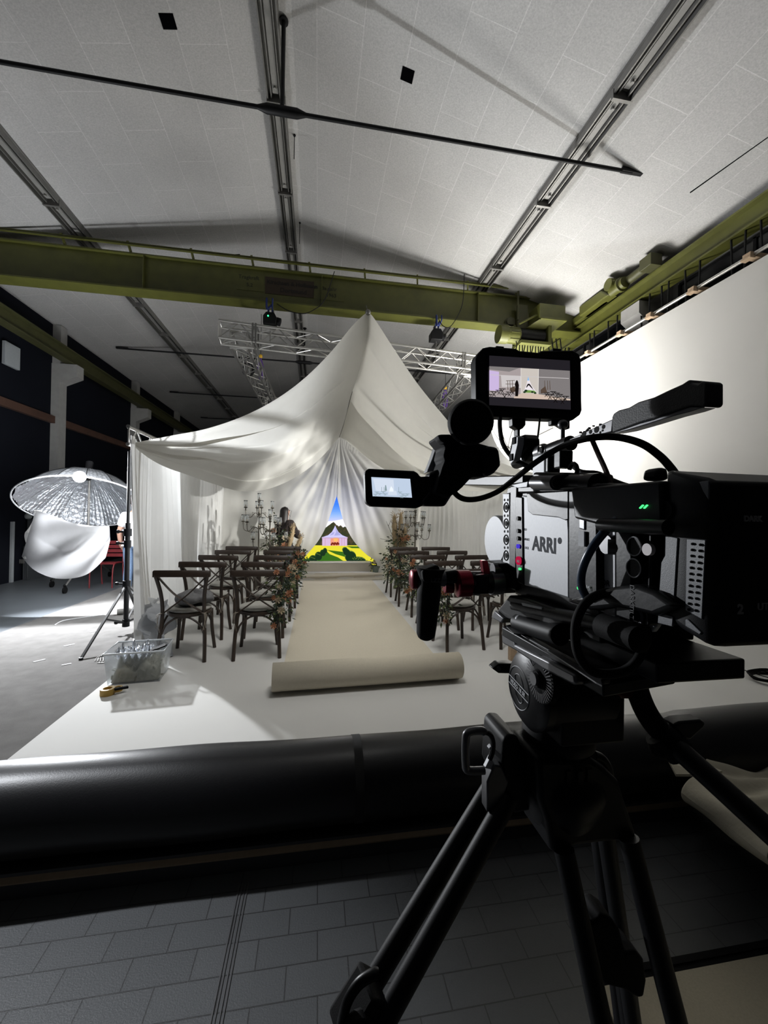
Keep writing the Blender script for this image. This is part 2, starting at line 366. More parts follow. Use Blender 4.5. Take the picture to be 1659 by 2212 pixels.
# ============================================================ floors coverings
tag(B().box((-3.75,1.9,0), (-1.7,25,.006)).build('grey_carpet', M_greycar, smooth=False), 'grey felt carpet covering the floor left of the white studio floor', 'carpet')
def cyc(u, v):
    y = 1.95 + u*(12.4-1.95); rr = .5; xw = 4.75
    s = v*(6.04+.5*pi*rr+3.873)
    L1 = xw-rr+1.79
    if s < L1: return V((-1.79+s, y, .012))
    s -= L1
    if s < .5*pi*rr: a = s/rr; return V((xw-rr+rr*sin(a), y, .012+rr-rr*cos(a)))
    s -= .5*pi*rr; return V((xw, y, min(4.385, .012+rr+s)))
b = B(); NV = 60; Ls = [0,.2,.4,.55]+[(6.04+.7854*i/12)/10.698 for i in range(13)]+[.8,.9,1.0]
vs = []
for i in range(2):
    for v in Ls: vs.append(cyc(i, v))
n = len(Ls); b.add(vs, [(j, n+j, n+j+1, j+1) for j in range(n-1)])
o = b.build('cyclorama', M_cyc, smooth=True, ang=1.2, recalc=False)
CYC = tag(o, 'white studio cyclorama, floor sweeping up into a tall white wall on the right', 'cyclorama')
# pipe, timber blocks along its top
pp = B().cyl((4.72,2.2,4.46), (4.72,12.4,4.46), .022, 10).build('top_pipe', M_alu); tag(pp, 'long aluminium pipe along the top edge of the white cyclorama wall', 'pipe')
for k, (px, py, lab) in enumerate(((1276,749,'nearest the crane trolley'),(1347,722,'second from the crane trolley'),(1412,676,'third from the crane trolley'),(1505,620,'fourth from the crane trolley'),(1627,546,'farthest right'))):
    c = P(px, py, X=4.75); b = B().cbox((4.78,c.y,4.455), (.24,.09,.05)).cbox((4.68,c.y,4.42), (.07,.11,.028))
    tag(b.build('timber_block', M_pale, smooth=False, bevel=.004), 'small pale timber block clamped on the cyclorama top pipe, '+lab, 'timber block', 'timber blocks along the cyclorama top')
# black backing cloth behind the top
tag(B().box((4.86,2.2,3.9), (4.88,12.4,4.34)).build('backing_strip', M_blackst, smooth=False), 'black backing strip showing just behind the top of the white cyclorama wall', 'cloth')
# festoon cable loops under the right runway girder
loops = [(1570,1590,.5,480),(1480,1460,.55,520),(1440,1425,.5,600),(1390,1372,.5,620),(1330,1345,.5,660),(1312,1322,.4,690),(1297,1304,.4,690),(1262,1270,.4,720)]
for k, yy in enumerate((3.85, 4.15, 4.75, 5.25, 5.6, 6.3, 6.9, 7.7, 8.0, 8.8)):
    y0 = yy; dy = .13+.05*(k % 3); zb = 4.28-.1*(k % 2)
    pts = sm([(5.14,y0,5.12),(5.14,y0+.01,4.8),(5.15,y0+.03,zb+.1),(5.15,y0+dy/2,zb),(5.15,y0+dy-.03,zb+.1),(5.14,y0+dy-.01,4.8),(5.14,y0+dy,5.12)], 5)
    o = B().tube(pts, .013, 6).build('festoon_cable', M_blackst)
    tag(o, 'black festoon cable loop hanging from the green runway girder above the cyclorama', 'cable', 'festoon cable loops on the right runway girder')

# ============================================================ crane
CR = thing('overhead_crane', 'olive green overhead crane bridge spanning the hall with sign plates and trolley', 'crane', (0,7.5,5.25))
b = B().box((-5.9,7.37,5.25), (5.3,7.67,5.275)).box((-5.9,7.4,5.85), (5.3,7.66,5.875)).box((-5.9,7.46,5.275), (5.3,7.58,5.85))
for x in range(-5, 5): b.box((x,7.385,5.275), (x+.012,7.46,5.85)) if x % 3 == 0 else None
b.build('bridge_girder', M_green, CR, smooth=False)
b = B().cyl((-5.5,7.36,6.0), (4.0,7.36,6.0), .016, 8).box((-5.5,7.34,5.965), (4.0,7.38,5.98))
for i in range(10): x = -5.2+i*1.0; b.bar((x,7.44,5.86), (x-.03,7.35,6.03), .03, .03)
b.build('cable_rail', M_green, CR, smooth=False)
M_sign = mat('dull red-brown sign paint', (.040,.026,.014), .7, noise=.25)
M_sgl = mat('black sign writing', (.008,.008,.006), .7, noise=0)
def Pc(x, y): return P(x, y, Y=7.455)
xd, yd = (1,0,0), (0,0,1)
sp = B(); a, c = Pc(573,596), Pc(678,634); sp.box((a.x,7.452,5.44), (c.x,7.46,5.74)); S1 = sp.build('name_sign', M_sign, CR, smooth=False)
lettering('Kirschaen & Hoffmann', (a.x+.03,7.45,5.62), xd, yd, .098, M_sgl, S1, bold=.003)
lettering('Dortmund', (a.x+.26,7.45,5.49), xd, yd, .11, M_sgl, S1, bold=.003)
a = Pc(515,600); S2 = B().box((a.x-.03,7.453,5.46), (a.x+.44,7.46,5.75)).build('load_sign', M_green, CR, smooth=False)
lettering('Tragkraft', (a.x,7.45,5.66), xd, yd, .095, M_sgl, S2); lettering('5,2', (a.x+.14,7.45,5.53), xd, yd, .09, M_sgl, S2)
a = Pc(694,612); S3 = B().box((a.x-.03,7.453,5.43), (a.x+.42,7.46,5.74)).build('year_sign', M_green, CR, smooth=False)
lettering('Baujahr', (a.x,7.45,5.61), xd, yd, .095, M_sgl, S3); lettering('1963', (a.x+.09,7.45,5.49), xd, yd, .095, M_sgl, S3)
# end carriage and travel drive on the right runway
b = B().box((5.05,6.5,5.42), (5.32,8.3,5.56)).prism([(4.95,6.3,5.42),(4.95,7.1,5.42),(4.95,7.1,5.62),(4.95,6.5,5.6)], (.2,0,0)); b.build('end_carriage', M_green, CR, smooth=False, bevel=.02)
b = B().cyl((4.82,6.15,5.5), (5.1,6.15,5.5), .1, 18).lathe([(.09,0),(.09,.06),(.12,.07),(.12,.1),(.09,.11),(.09,.3)], (4.95,5.9,5.42), (0,1,0), 16); b.build('drive_motor', M_green, CR)
b = B().box((4.92,5.35,5.38), (5.12,5.58,5.56)).cyl((5.02,5.5,5.46), (5.02,5.95,5.46), .07, 14)
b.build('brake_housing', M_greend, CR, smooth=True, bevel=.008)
# trolley hanging below the bridge
def Pt(x, y, Y=7.1): return P(x, y, Y=Y)
T0, T1 = Pt(1165,660), Pt(1218,690)
b = B(); a, c = Pt(1163,657,7.0), Pt(1218,700,7.0); b.box((a.x,6.95,c.z+.05), (c.x,7.35,a.z)); b.box((a.x+.02,6.92,c.z+.02), (c.x+.02,7.35,c.z+.06))
b.prism([(a.x,6.95,c.z+.02),(c.x-.02,6.95,c.z+.02),(c.x-.15,7.25,c.z-.12),(a.x-.25,7.25,c.z-.12)], (0,.06,0)); b.build('control_box', M_green, CR, smooth=False, bevel=.01)
a = Pt(1076,722,7.2); b = B().cyl((a.x,7.2,a.z), (a.x+.16,7.2,a.z), .165, 22).lathe([(.165,.16),(.15,.2),(.15,.4),(.12,.42)], (a.x,7.2,a.z), (1,0,0), 20)
for i in range(8): an = i*pi/4; b.box((a.x+.2,7.2+.15*cos(an)-.008,a.z+.15*sin(an)-.008), (a.x+.38,7.2+.15*cos(an)+.008,a.z+.15*sin(an)+.008))
b.build('hoist_motor', M_green, CR)
b = B().cyl((a.x+.42,7.2,a.z+.02), (a.x+.92,7.2,a.z+.02), .12, 18); b.build('rope_drum', M_blackst, CR)
b = B().box((a.x+.38,7.02,a.z-.2), (a.x+.98,7.4,a.z-.14)).box((a.x+.4,7.36,a.z-.16), (a.x+.96,7.42,a.z+.3)).box((a.x+.95,7.05,a.z-.18), (a.x+1.02,7.4,a.z+.2)).cyl((a.x+.35,7.05,a.z+.16), (a.x+.7,7.05,a.z+.36), .02, 8)
for q in (.45,.62): b.box((a.x+q,7.36,a.z+.1), (a.x+q+.05,7.75,a.z+.42))
b.build('trolley_frame', M_green, CR, smooth=False, bevel=.006)
b = B().cbox((a.x+.55,7.33,5.42), (.2,.06,.46)); b.cyl((a.x+.45,7.3,5.34), (a.x+.45,7.3,5.9), .02, 8)
for i in range(2):
    b.lathe([(.09,0),(.09,.03),(.11,.03),(.11,.045)], (a.x+.35+i*.4,7.37,5.33), (0,1,0), 18)
b.build('trolley_wheels', M_greend, CR)
b = B()
for i in range(11):
    x = a.x+.33+i*.055; l = .28+.1*((i*7) % 3); b.tube(sm([(x,7.15,a.z-.12),(x+.02,7.13,a.z-.2),(x+.03*((i % 3)-1),7.12,a.z-.12-l)], 4), .011, 6)
for i in range(4):
    x0 = a.x+1.02+i*.09; b.tube(sm([(x0,7.2,a.z+.02),(x0+.06,7.2,a.z-.3),(x0+.22,7.3,a.z-.36+.04*i),(x0+.34,7.4,a.z-.05)], 5), .012, 6)
b.build('trailing_cable', M_blackst, CR)
b = B()
for i in range(9): x = a.x+.75+i*.16; b.tube(sm([(x,7.36,6.0),(x+.02,7.36,5.9),(x+.08,7.36,5.87),(x+.14,7.36,5.9),(x+.16,7.36,6.0)], 4), .014, 6)
b.build('cable_loops', M_blackst, CR)
b = B().tube(sm([Pc(722,592)+V((0,-.08,0)), P(705,640,Y=7.33), P(690,662,Y=7.33)], 5)+sm([P(690,662,Y=7.33), P(660,677,Y=7.3), P(625,672,Y=7.3), P(598,656,Y=7.3)], 5)[1:], .008, 6)
tag(b.build('motor_cable', M_blackst), 'thin black cable looping from the crane bridge to the left chain hoist', 'cable')
b = B().tube(sm([P(1003,592,Y=7.36), P(1000,650,Y=7.33), P(990,680,Y=7.33), P(972,706,Y=7.3), P(957,704,Y=7.3), P(948,690,Y=7.3)], 5), .008, 6)
tag(b.build('motor_cable', M_blackst), 'thin black cable looping from the crane bridge to the right chain hoist', 'cable')

# ============================================================ truss frame
def boxtruss(b, p, q, s, r=.024, step=.33, zup=V((0,0,1))):
    p = V(p); q = V(q); d = (q-p).normalized(); x = d.cross(zup).normalized(); y = zup
    cs = [(i, j) for i in (-1,1) for j in (-1,1)]; L = (q-p).length; n = max(2, round(L/step))
    for i, j in cs: b.cyl(p+x*(i*s/2)+y*(j*s/2), q+x*(i*s/2)+y*(j*s/2), r, 10)
    fc = [((-1,-1),(-1,1)), ((1,-1),(1,1)), ((-1,1),(1,1)), ((-1,-1),(1,-1))]
    for k in range(n):
        for a, c in fc:
            if k % 2: a, c = c, a
            A = p+d*(L*k/n)+x*(a[0]*s/2)+y*(a[1]*s/2); Cc = p+d*(L*(k+1)/n)+x*(c[0]*s/2)+y*(c[1]*s/2); b.cyl(A, Cc, r*.42, 6)
    for e in (p, q):
        for a, c in fc: b.cyl(e+x*(a[0]*s/2)+y*(a[1]*s/2), e+x*(c[0]*s/2)+y*(c[1]*s/2), r*.8, 6)
TZ = 4.62; FL, FR = V((-1.55,7.36,TZ)), V((3.25,7.9,TZ)); bk = V((.12,4.1,-.12))
TR = thing('truss_frame', 'rectangular frame of silver box truss hung under the crane bridge above the tent', 'truss', (.9,8.5,TZ))
for p, q in ((FL+V((-.18,-.02,0)), FR+V((.18,.02,0))), (FL+V((.1,.2,-.02)), FL+bk+V((.1,0,-.02))), (FR+V((-.1,.2,-.02)), FR+bk+V((-.1,0,-.02))), (FL+bk, FR+bk)):
    b = B(); boxtruss(b, p, q, .29); b.build('truss_section', M_alu, TR)
for t in (.085, .915):
    c = FL.lerp(FR, t); b = B().cbox(c, (.02,.34,.36)); b.cbox(c+V((.05,0,0)), (.02,.34,.36)); 
    b = B()
    for dx in (-.025, .025):
        for e0, e1 in (((-.16,-.16),(-.16,.16)),((.16,-.16),(.16,.16)),((-.16,.16),(.16,.16)),((-.16,-.16),(.16,-.16))):
            b.bar(c+V((dx,e0[0],e0[1])), c+V((dx,e1[0],e1[1])), .03, .03)
    b.build('coupling_plate', M_steel, TR, smooth=False)
# chain hoists + slings
M_sling = mat('blue round sling', (.02,.035,.16), .8, noise=.3, scale=60)
M_purp = mat('purple round sling', (.09,.04,.22), .8, noise=.3, scale=60)
M_yel = mat('yellow hook paint', (.7,.42,.03), .5)
M_led = emis('green status light', (.25,1.,.6), 2.)
for px, lab, sy in ((585,'black chain hoist under the left part of the crane bridge with green light',1), (943,'black chain hoist under the crane bridge right of the tent peak',-1)):
    y = 7.52; t0 = P(px, 655, Y=y); x = t0.x; z0 = P(px, 690 if sy > 0 else 724, Y=y).z
    t = thing('chain_hoist', lab, 'hoist', (x,y,z0))
    b = B()
    for i in (-1,1): b.tube(sm([(x+.03*i,y-.02,z0+.13),(x+.05*i,7.34,5.2),(x+.05*i,7.34,5.3)], 5), .014, 6)
    b.tube(sm([(x-.05,7.34,5.28),(x-.04,7.33,5.1),(x+.03,7.4,z0+.2)], 5), .02, 6); b.build('sling', M_sling, t)
    b = B().tube(sm([(x-.02,y,z0+.18),(x-.05,y,z0+.13),(x,y,z0+.09),(x+.05,y,z0+.14),(x+.02,y,z0+.2)], 6), .013, 8); b.build('hook', M_steel, t)
    b = B().prism([(x-.12,y-.1,z0-.12),(x+.1,y-.1,z0-.12),(x+.12,y-.1,z0),(x+.07,y-.1,z0+.09),(x-.07,y-.1,z0+.09),(x-.12,y-.1,z0+.02)], (0,.2,0)).cyl((x+.1,y,z0-.02), (x+.18,y,z0-.04), .07, 14); b.build('hoist_body', M_blackst, t, bevel=.01)
    if sy > 0: B().ball((x-.03,y-.11,z0+.01), .016, 8).build('status_light', M_led, t)
    B().cyl((x,y,z0-.12), (x,y,4.45), .006, 6).build('load_chain', M_steel, t)
for px, py, px2, y, lab in ((563,770,556,10.9,'purple sling on a hook hanging left of the tent peak'), (962,838,950,11.0,'purple sling with yellow hook hanging right of the tent peak')):
    c = P(px, py, Y=y); t = thing('hanging_sling', lab, 'sling', c)
    B().cyl(c, (c.x,c.y,cz(c.x)), .006, 6).build('chain', M_blackst, t)
    B().ball(c, .05, 10, sc_=(1,.7,1.2)).build('hook_block', M_yel, t)
    B().tube(sm([c+V((0,0,-.05)), c+V((.06,0,-.3)), c+V((.02,0,-.62)), c+V((-.06,0,-.3)), c+V((0,0,-.05))], 6), .025, 8).build('sling', M_purp, t)
c = P(535,797,Y=9); b = B()
for k in range(5): b.tube([c+V((.09*cos(a*pi/8)*(1+.1*k), .02*k, .17*sin(a*pi/8)*(1-.06*k))) for a in range(17)], .009, 6)
b.cyl(c+V((0,0,.15)), c+V((0,0,.5)), .01, 6)
tag(b.build('coiled_cable', M_blackst), 'black cable coil hanging from the left side of the truss frame', 'cable')
# ============================================================ tent roof drapes
def PL(l): return sm([P(x, y, Y=Y) for x, y, Y in l], 8)
A, LF, BK = (795,676,6.9), (281,958,4.9), (733,945,8.95)
RF = (1255,1035,4.9)
TOPL = PL([LF,(370,941,5.15),(450,925,5.4),(530,897,5.7),(600,860,5.95),(660,815,6.2),(715,760,6.5),(760,705,6.75),(786,680,6.88),A])
BOTL = PL([LF,(322,990,5.2),(360,1010,5.5),(400,1024,5.9),(460,1045,6.5),(520,1061,7.1),(580,1056,7.7),(640,1030,8.2),(690,992,8.6),(733,945,8.95)])
SEAM = PL([A,(790,740,7.2),(776,800,7.7),(757,860,8.2),(746,905,8.6),BK])
TOPR = PL([RF,(1165,1024,5.2),(1085,1000,5.5),(1010,955,5.75),(950,888,6.05),(900,826,6.3),(850,752,6.6),(818,702,6.8),(803,681,6.88),A])
BOTR = PL([RF,(1170,1050,5.3),(1090,1062,5.8),(1010,1060,6.4),(940,1052,7.0),(870,1030,7.6),(810,1000,8.1),(765,967,8.6),(745,950,8.85),BK])
def coons(T, Bc, S, u, v):
    a, b_ = at(T, 1), at(Bc, 1)
    return at(T, u)*(1-v) + at(Bc, u)*v + (at(S, v)-a*(1-v)-b_*v)*(u*u)
def roof(T, Bc, S, side, seed):
    rnd = random.Random(seed); ph = [rnd.random()*6.28 for _ in range(8)]
    def fn(u, v):
        p = coons(T, Bc, S, u, v); e = sin(pi*min(1, u*1.0))**.7
        w = min(1, v*5)*min(1, (1-v)*6)
        vv = v + .03*sin(3*u+ph[4])
        d = (.055*sin(vv*21+ph[0]+1.5*u) + .03*sin(vv*37+ph[1]-u*2) + .016*sin(vv*62+ph[2]+u*3))*e*w*(.35+.9*v)
        d += .10*e*w*max(0, sin((v*.85+u*.25)*7+ph[3]))**3*(1-v)
        # sharp tucks running out of the corner
        for c0, sgn in ((.30, 1), (.52, -1), (.70, 1), (.86, -1)):
            q = (v-c0-.05*sin(2.4*u))/.035; d += .075*math.exp(-q*q)*e*sgn*(1-.45*u)
        return p + V((.25*side*d, d, -.6*d))
    return fn
TENT = thing('tent_roof', 'white muslin tent roof rising from the front corners to a peak under the crane bridge', 'tent', P(*A[:2], Y=6.9))
o1 = B().grid(roof(TOPL, BOTL, SEAM, -1, 3), 90, 110).build('roof_panel', M_fab, TENT, ang=3)
o2 = B().grid(roof(TOPR, BOTR, SEAM, 1, 5), 90, 110).build('roof_panel', M_fab, TENT, ang=3)
b = B().tube([p+V((0,-.015,0)) for p in SEAM[22:]], .006, 5); M_seamd = mat('grey seam cord', (.10,.09,.08), .9); b.build('seam', M_seamd, TENT)
b = B().ball(at(SEAM, 0)+V((0,0,.01)), .05, 10).cyl(at(SEAM,0), at(SEAM,0)+V((0,.3,.28)), .008, 6); b.build('peak_ring', M_steel, TENT)
# second layer of the right panel hanging from the ridge seam
S2a = PL([(757,862,8.1),(746,905,8.5),(733,945,8.9)])
def lay2(u, v):
    T = PLc['t']; Bc = PLc['b']; p = at(T, u)*(1-v)+at(Bc, u)*v
    return p + V((0, -.05-.05*sin(pi*u)+.03*sin(v*16+u*4)*sin(pi*u), 0))
PLc = {'t': PL([(756,866,8.1),(775,895,7.9),(805,928,7.6),(850,975,7.2),(905,1020,6.8)]), 'b': PL([(735,946,8.85),(752,955,8.6),(785,985,8.2),(830,1015,7.8),(905,1045,7.2)])}
B().grid(lay2, 40, 16).build('under_layer', M_fab, TENT, ang=3)
# ---- eave truss left corner and right
b = B(); c0 = P(276,938,Y=4.95)
for dz in (.09,-.11): b.cyl(c0+V((0,0,dz)), c0+V((.02,3.6,dz)), .021, 12)
for k in range(2): b.cyl(c0+V((0,.04+.4*k,-.11)), c0+V((0,.24+.4*k,.09)), .009, 6).cyl(c0+V((0,.24+.4*k,.09)), c0+V((0,.44+.4*k,-.11)), .009, 6)
b.cyl(c0+V((0,.02,-.11)), c0+V((0,.02,.09)), .012, 8)
ET = tag(b.build('eave_truss', M_alu), 'silver eave truss sticking out above the left front corner of the tent', 'truss')
# ---- drapes
def drape(name, label, base, ztop, zbot, n, amp, seed, M=M_fab2, nu=None, top=None, inx=0., mtl_group=None):
    rnd = random.Random(seed); ph = [rnd.random()*6.28 for _ in range(6)]; base = [V(q) for q in base]; L = sum((base[i+1]-base[i]).length for i in range(len(base)-1))
    def fn(u, v):
        p = at(base, u); i = min(int(u*(len(base)-1)), len(base)-2); d = (base[i+1]-base[i]).normalized(); nrm = V((d.y,-d.x,0))
        uu = u + .012*sin(v*3+ph[0])*(1-v)
        s = sin(2*pi*n*uu+ph[1]+1.3*sin(2*pi*uu*n*.37+ph[2])); a = amp*(.35+.65*(1-v))*(.7+.5*sin(uu*17+ph[3]))
        off = a*(s*.8+.35*sin(4*pi*n*uu+ph[4])) + amp*.5*sin(v*4+uu*9)
        z = (zbot(u) if callable(zbot) else zbot)*(1-v) + (ztop(u) if callable(ztop) else ztop)*v
        q = p + nrm*off; q.z = z; q.x += inx*(1-v)**2; return q
    o = B().grid(fn, nu or int(L*40), 30).build(name, M, ang=3); return tag(o, label, 'curtain')
drape('side_curtain', 'sheer white pleated curtain forming the left side wall of the tent', [(-2.02,4.86,0),(-2.14,5.6,0),(-2.22,7.6,0)], lambda u: 2.34-.12*min(1,u*2.2), .0, 13, .045, 1, M=M_side, inx=.10)
drape('side_curtain', 'second sheer curtain of the left tent wall, further back beside the candelabra', [(-2.14,6.8,0),(-2.1,8.0,0),(-2.02,9.05,0)], 2.22, .0, 12, .035, 2)
drape('side_curtain', 'sheer white pleated curtain forming the right side wall of the tent', [(2.35,9.1,0),(2.7,7.6,0),(2.9,6.2,0),(3.0,5.0,0)], lambda u: 2.02-.06*u, .0, 24, .055, 3)
# back drapes around the opening
GB = V(P(727,1072,Y=9.15))
gapL = sm([P(x,y,Y=9.15) for x,y in ((727,1072),(716,1105),(702,1142),(685,1172),(662,1198),(648,1216),(646,1236))], 6)
gapR = sm([P(x,y,Y=9.15) for x,y in ((727,1072),(735,1102),(748,1140),(768,1174),(792,1198),(812,1213),(815,1236))], 6)
BKW = P(*BK[:2], Y=9.1)
def back(side, seed):
    rnd = random.Random(seed); ph = [rnd.random()*6.28 for _ in range(6)]; gp = gapL if side < 0 else gapR
    def edge(z):
        if z >= gp[0].z: t = min(1, (z-gp[0].z)/(BKW.z-gp[0].z)); return gp[0].x*(1-t)+BKW.x*t
        for i in range(len(gp)-1):
            if gp[i].z >= z >= gp[i+1].z: t = (gp[i].z-z)/max(1e-6, gp[i].z-gp[i+1].z); return gp[i].x*(1-t)+gp[i+1].x*t
        return gp[-1].x
    xo = -2.05 if side < 0 else 2.45
    def fn(u, v):
        z = 3.35*(1-v)+.0*v; xe = edge(z); x = xe+(xo-xe)*u**1.25
        ang = math.atan2((x-BKW.x), (BKW.z+.05-z)); r = math.hypot(x-BKW.x, BKW.z-z)
        k = min(1, r/1.0); near = math.exp(-abs(x-xe)*1.4)
        dv = (.045*sin(ang*34+ph[0])+.025*sin(ang*61+ph[1]))*k*near
        dv += (.02*sin(x*8+ph[2])+.008*sin(x*19+ph[3]))*(1-near)
        return V((x, 9.12+dv+.02*side, z))
    return fn
tag(B().grid(back(-1,4), 110, 60).build('back_curtain', M_fab, ang=3), 'white back curtain pulled open to the left of the garden screen', 'curtain')
tag(B().grid(back(1,6), 110, 60).build('back_curtain', M_fab, ang=3), 'white back curtain pulled open to the right of the garden screen', 'curtain')

# ============================================================ garden screen
YS = 9.75
def S(x, y, k=0): return P(x, y, Y=YS-.003*k)
LED = thing('led_screen', 'bright screen behind the curtain opening showing a marquee in a garden', 'screen', S(727,1218))
a, c = S(600,1040), S(860,1221)
B().box((a.x-.03,YS+.003,c.z-.03), (c.x+.03,YS+.1,a.z+.03)).build('screen_cabinet', M_blackst, LED, smooth=False)
SK = [((.18,.42,.93),1020,1085),((.27,.52,.96),1085,1097),((.42,.62,.96),1097,1108),((.58,.72,.97),1108,1118),((.74,.78,.95),1118,1127),((.86,.82,.94),1127,1136),((.95,.91,.95),1136,1180)]
SK2 = []
for i in range(len(SK)-1):
    (c0_, a0, a1), (c1_, b0, b1) = SK[i], SK[i+1]; m0, m1 = (a0+a1)/2 if i else 1072, (b0+b1)/2
    for k in range(3): SK2.append((tuple(c0_[q]+(c1_[q]-c0_[q])*(k+.5)/3 for q in range(3)), m0+(m1-m0)*k/3, m0+(m1-m0)*(k+1)/3))
SK2[0] = (SK2[0][0], 1055, SK2[0][2]); SK2.append((SK[-1][0], SK2[-1][2], 1180)); SK = SK2
mats = [emis('sky %d' % i, s[0], 1.15) for i, s in enumerate(SK)]
def E(n, c, st=1.1): mats.append(emis(n, c, st)); return len(mats)-1
i_tree, i_tree2, i_lawn, i_grass, i_bush, i_bush2, i_bushh = E('tree', (.22,.24,.16)), E('tree light', (.33,.28,.20)), E('sunlit lawn', (.90,.86,.22)), E('shaded lawn', (.22,.42,.12)), E('bush', (.10,.20,.12)), E('bush light', (.14,.27,.13)), E('bush rim', (.35,.45,.2))
i_tent, i_roof, i_roof2, i_in, i_in2, i_fl, i_line, i_cloud = E('marquee wall', (.84,.72,.85)), E('marquee roof', (.80,.78,.95)), E('marquee roof shade', (.66,.66,.86)), E('marquee inside', (.92,.60,.50)), E('marquee lamp', (.97,.72,.42)), E('marquee flowers', (.48,.16,.10)), E('marquee line', (.75,.55,.62)), E('cloud', (.99,.97,.99))
b = B()
def sp(pts, mi, k): b.poly([S(x,y,k) for x,y in pts], mi)
def disc(x, y, r, mi, k, n=14, ry=None, jag=0):
    sp([(x+r*(1+jag*sin(i*5.1))*cos(2*pi*i/n), y+(ry or r)*(1+jag*sin(i*3.7))*sin(2*pi*i/n)) for i in range(n)], mi, k)
for i, (c_, y0, y1) in enumerate(SK): sp([(668,y0),(800,y0),(800,y1),(668,y1)], i, 0)
sp([(700,1127),(722,1125),(742,1121),(755,1122),(770,1135),(770,1150),(700,1150)], i_cloud, 1)
rt = random.Random(3)
for i in range(90): x = 700+rt.random()*66; y = (1151-15*math.sqrt(max(0, 1-((x-721)/19)**2)) if x < 738 else 1154-10*math.sqrt(max(0, 1-((x-750)/14)**2)))+rt.random()**1.5*24; disc(x, y, 4+rt.random()*4, i_tree if rt.random() < .7 else i_tree2, 2, 9, jag=.25)
sp([(672,1150),(800,1150),(800,1182),(672,1182)], i_tree, 1)
sp([(600,1178),(860,1178),(860,1221),(600,1221)], i_lawn, 3)
sp([(748,1180),(860,1182),(860,1186),(760,1184)], i_grass, 4)
sp([(705,1190),(712,1197),(730,1204),(742,1212),(736,1221),(600,1221),(670,1205)], i_grass, 4)
sp([(706,1188),(740,1192),(752,1200),(780,1204),(790,1210),(775,1208),(745,1203),(725,1197)], i_grass, 4)
sp([(696,1160),(750,1160),(750,1179),(696,1179)], i_tent, 5)
sp([(714,1160),(733,1160),(733,1179),(714,1179)], i_in, 6); sp([(720,1161),(730,1161),(729,1170),(721,1170)], i_in2, 7)
for i in range(9): disc(716+i*1.9, 1176-3*sin(i*1.1)**2, 2.2, i_fl, 8, 8)
for x in (702,738,743.5): sp([(x,1162),(x+.8,1162),(x+.8,1179),(x,1179)], i_line, 6)
sp([(724,1135),(726.5,1141),(731,1149),(739,1156),(751,1161),(751,1163),(695,1163),(695,1161),(709,1156),(717,1149),(721.5,1141)], i_roof, 7)
sp([(724.3,1139),(730,1149),(737,1156),(722,1157),(726,1149)], i_roof2, 8); sp([(718,1150),(723,1149),(720,1155),(712,1157)], i_roof2, 8)
sp([(695,1161.5),(751,1161.5),(751,1162.6),(695,1162.6)], i_line, 9)
for (x, y, rx, ry) in ((702,1189,4.5,5.5),(697,1194,6,7),(688,1201,8,9.5),(676,1209,9,10),(663,1216,9,8)):
    disc(x, y, rx, i_bush2, 9, 16, ry); disc(x+1, y+1.2, rx*.85, i_bush, 10, 16, ry*.85)
    for q in range(4): disc(x-rx*.5+q*rx*.3, y-ry*.55+q, rx*.13, i_bushh if x < 690 else i_bush2, 11, 6)
for (x, y, rx, ry) in ((745,1187,6,5.5),(748,1192,8,7),(757,1202,12.5,12.5),(772,1212,19,10)):
    disc(x, y, rx, i_bushh, 9, 18, ry); disc(x+.8, y+1.2, rx*.93, i_bush, 10, 18, ry*.92)
for q in range(12): disc(762+q*2, 1206+2*sin(q*2.3), 1.3, i_bushh, 11, 6)
b.build('screen_picture', mats, LED, smooth=False, recalc=False)

# ============================================================ stage
M_skirt = mat('cream stage cloth', (.52,.48,.40), .9, noise=.05, scale=6, bump=.2, bscale=60)
ST = thing('stage_riser', 'two-step white and cream stage riser below the garden screen', 'stage', (.55,9.3,0))
a, c = P(640,1253,Y=9.1), P(826,1253,Y=9.1)
def skirt(u, v): x = a.x+(c.x-a.x)*u; return V((x, 9.1+.02*sin(v*9+u*3)+.012*sin(u*14), .17*(1-v)+.012))
B().grid(skirt, 40, 10).build('step_skirt', M_skirt, ST, ang=3)
B().box((a.x,9.12,.012), (c.x,9.6,.175)).build('lower_step', M_fab, ST, smooth=False)
u0, u1 = P(652,1216,Y=9.4), P(803,1216,Y=9.4)
B().box((u0.x,9.4,.012), (u1.x,9.72,u0.z)).build('upper_step', M_skirt, ST, smooth=False, bevel=.006)
B().box((u0.x-.005,9.39,u0.z-.012), (u1.x+.005,9.72,u0.z+.008)).build('step_edge', M_fab, ST, smooth=False)

# ============================================================ aisle carpet with its roll
AC = thing('aisle_carpet', 'cream carpet runner between the chairs with its rolled-up front end', 'carpet', (.47,3.5,.012))
B().prism([(-.30,3.56,.012),(1.255,3.60,.012),(1.245,9.08,.012),(-.295,9.08,.012)], (0,0,.008)).build('runner', M_aisle, AC, smooth=False)
r0, r1 = V((-.345,3.44,.14)), V((1.30,3.52,.14)); ax = (r1-r0).normalized(); uu, ww = V((-ax.y, ax.x, 0)), V((0,0,1))
b = B(); pts = []
N = 130; turns = 6
for i in range(N+1):
    th = 2*pi*turns*i/N; r = .125-.100*i/N; pts.append((r*cos(th-pi/2), r*sin(th-pi/2)))
vs = []
for q in (r0, r1):
    for x, z in pts: vs.append(q+uu*x+ww*z)
b.add(vs, [(i, i+1, N+1+i+1, N+1+i) for i in range(N)])
o = b.build('rolled_end', M_aisle, AC, ang=3); md = o.modifiers.new('solid', 'SOLIDIFY'); md.thickness = .009; md.offset = -1

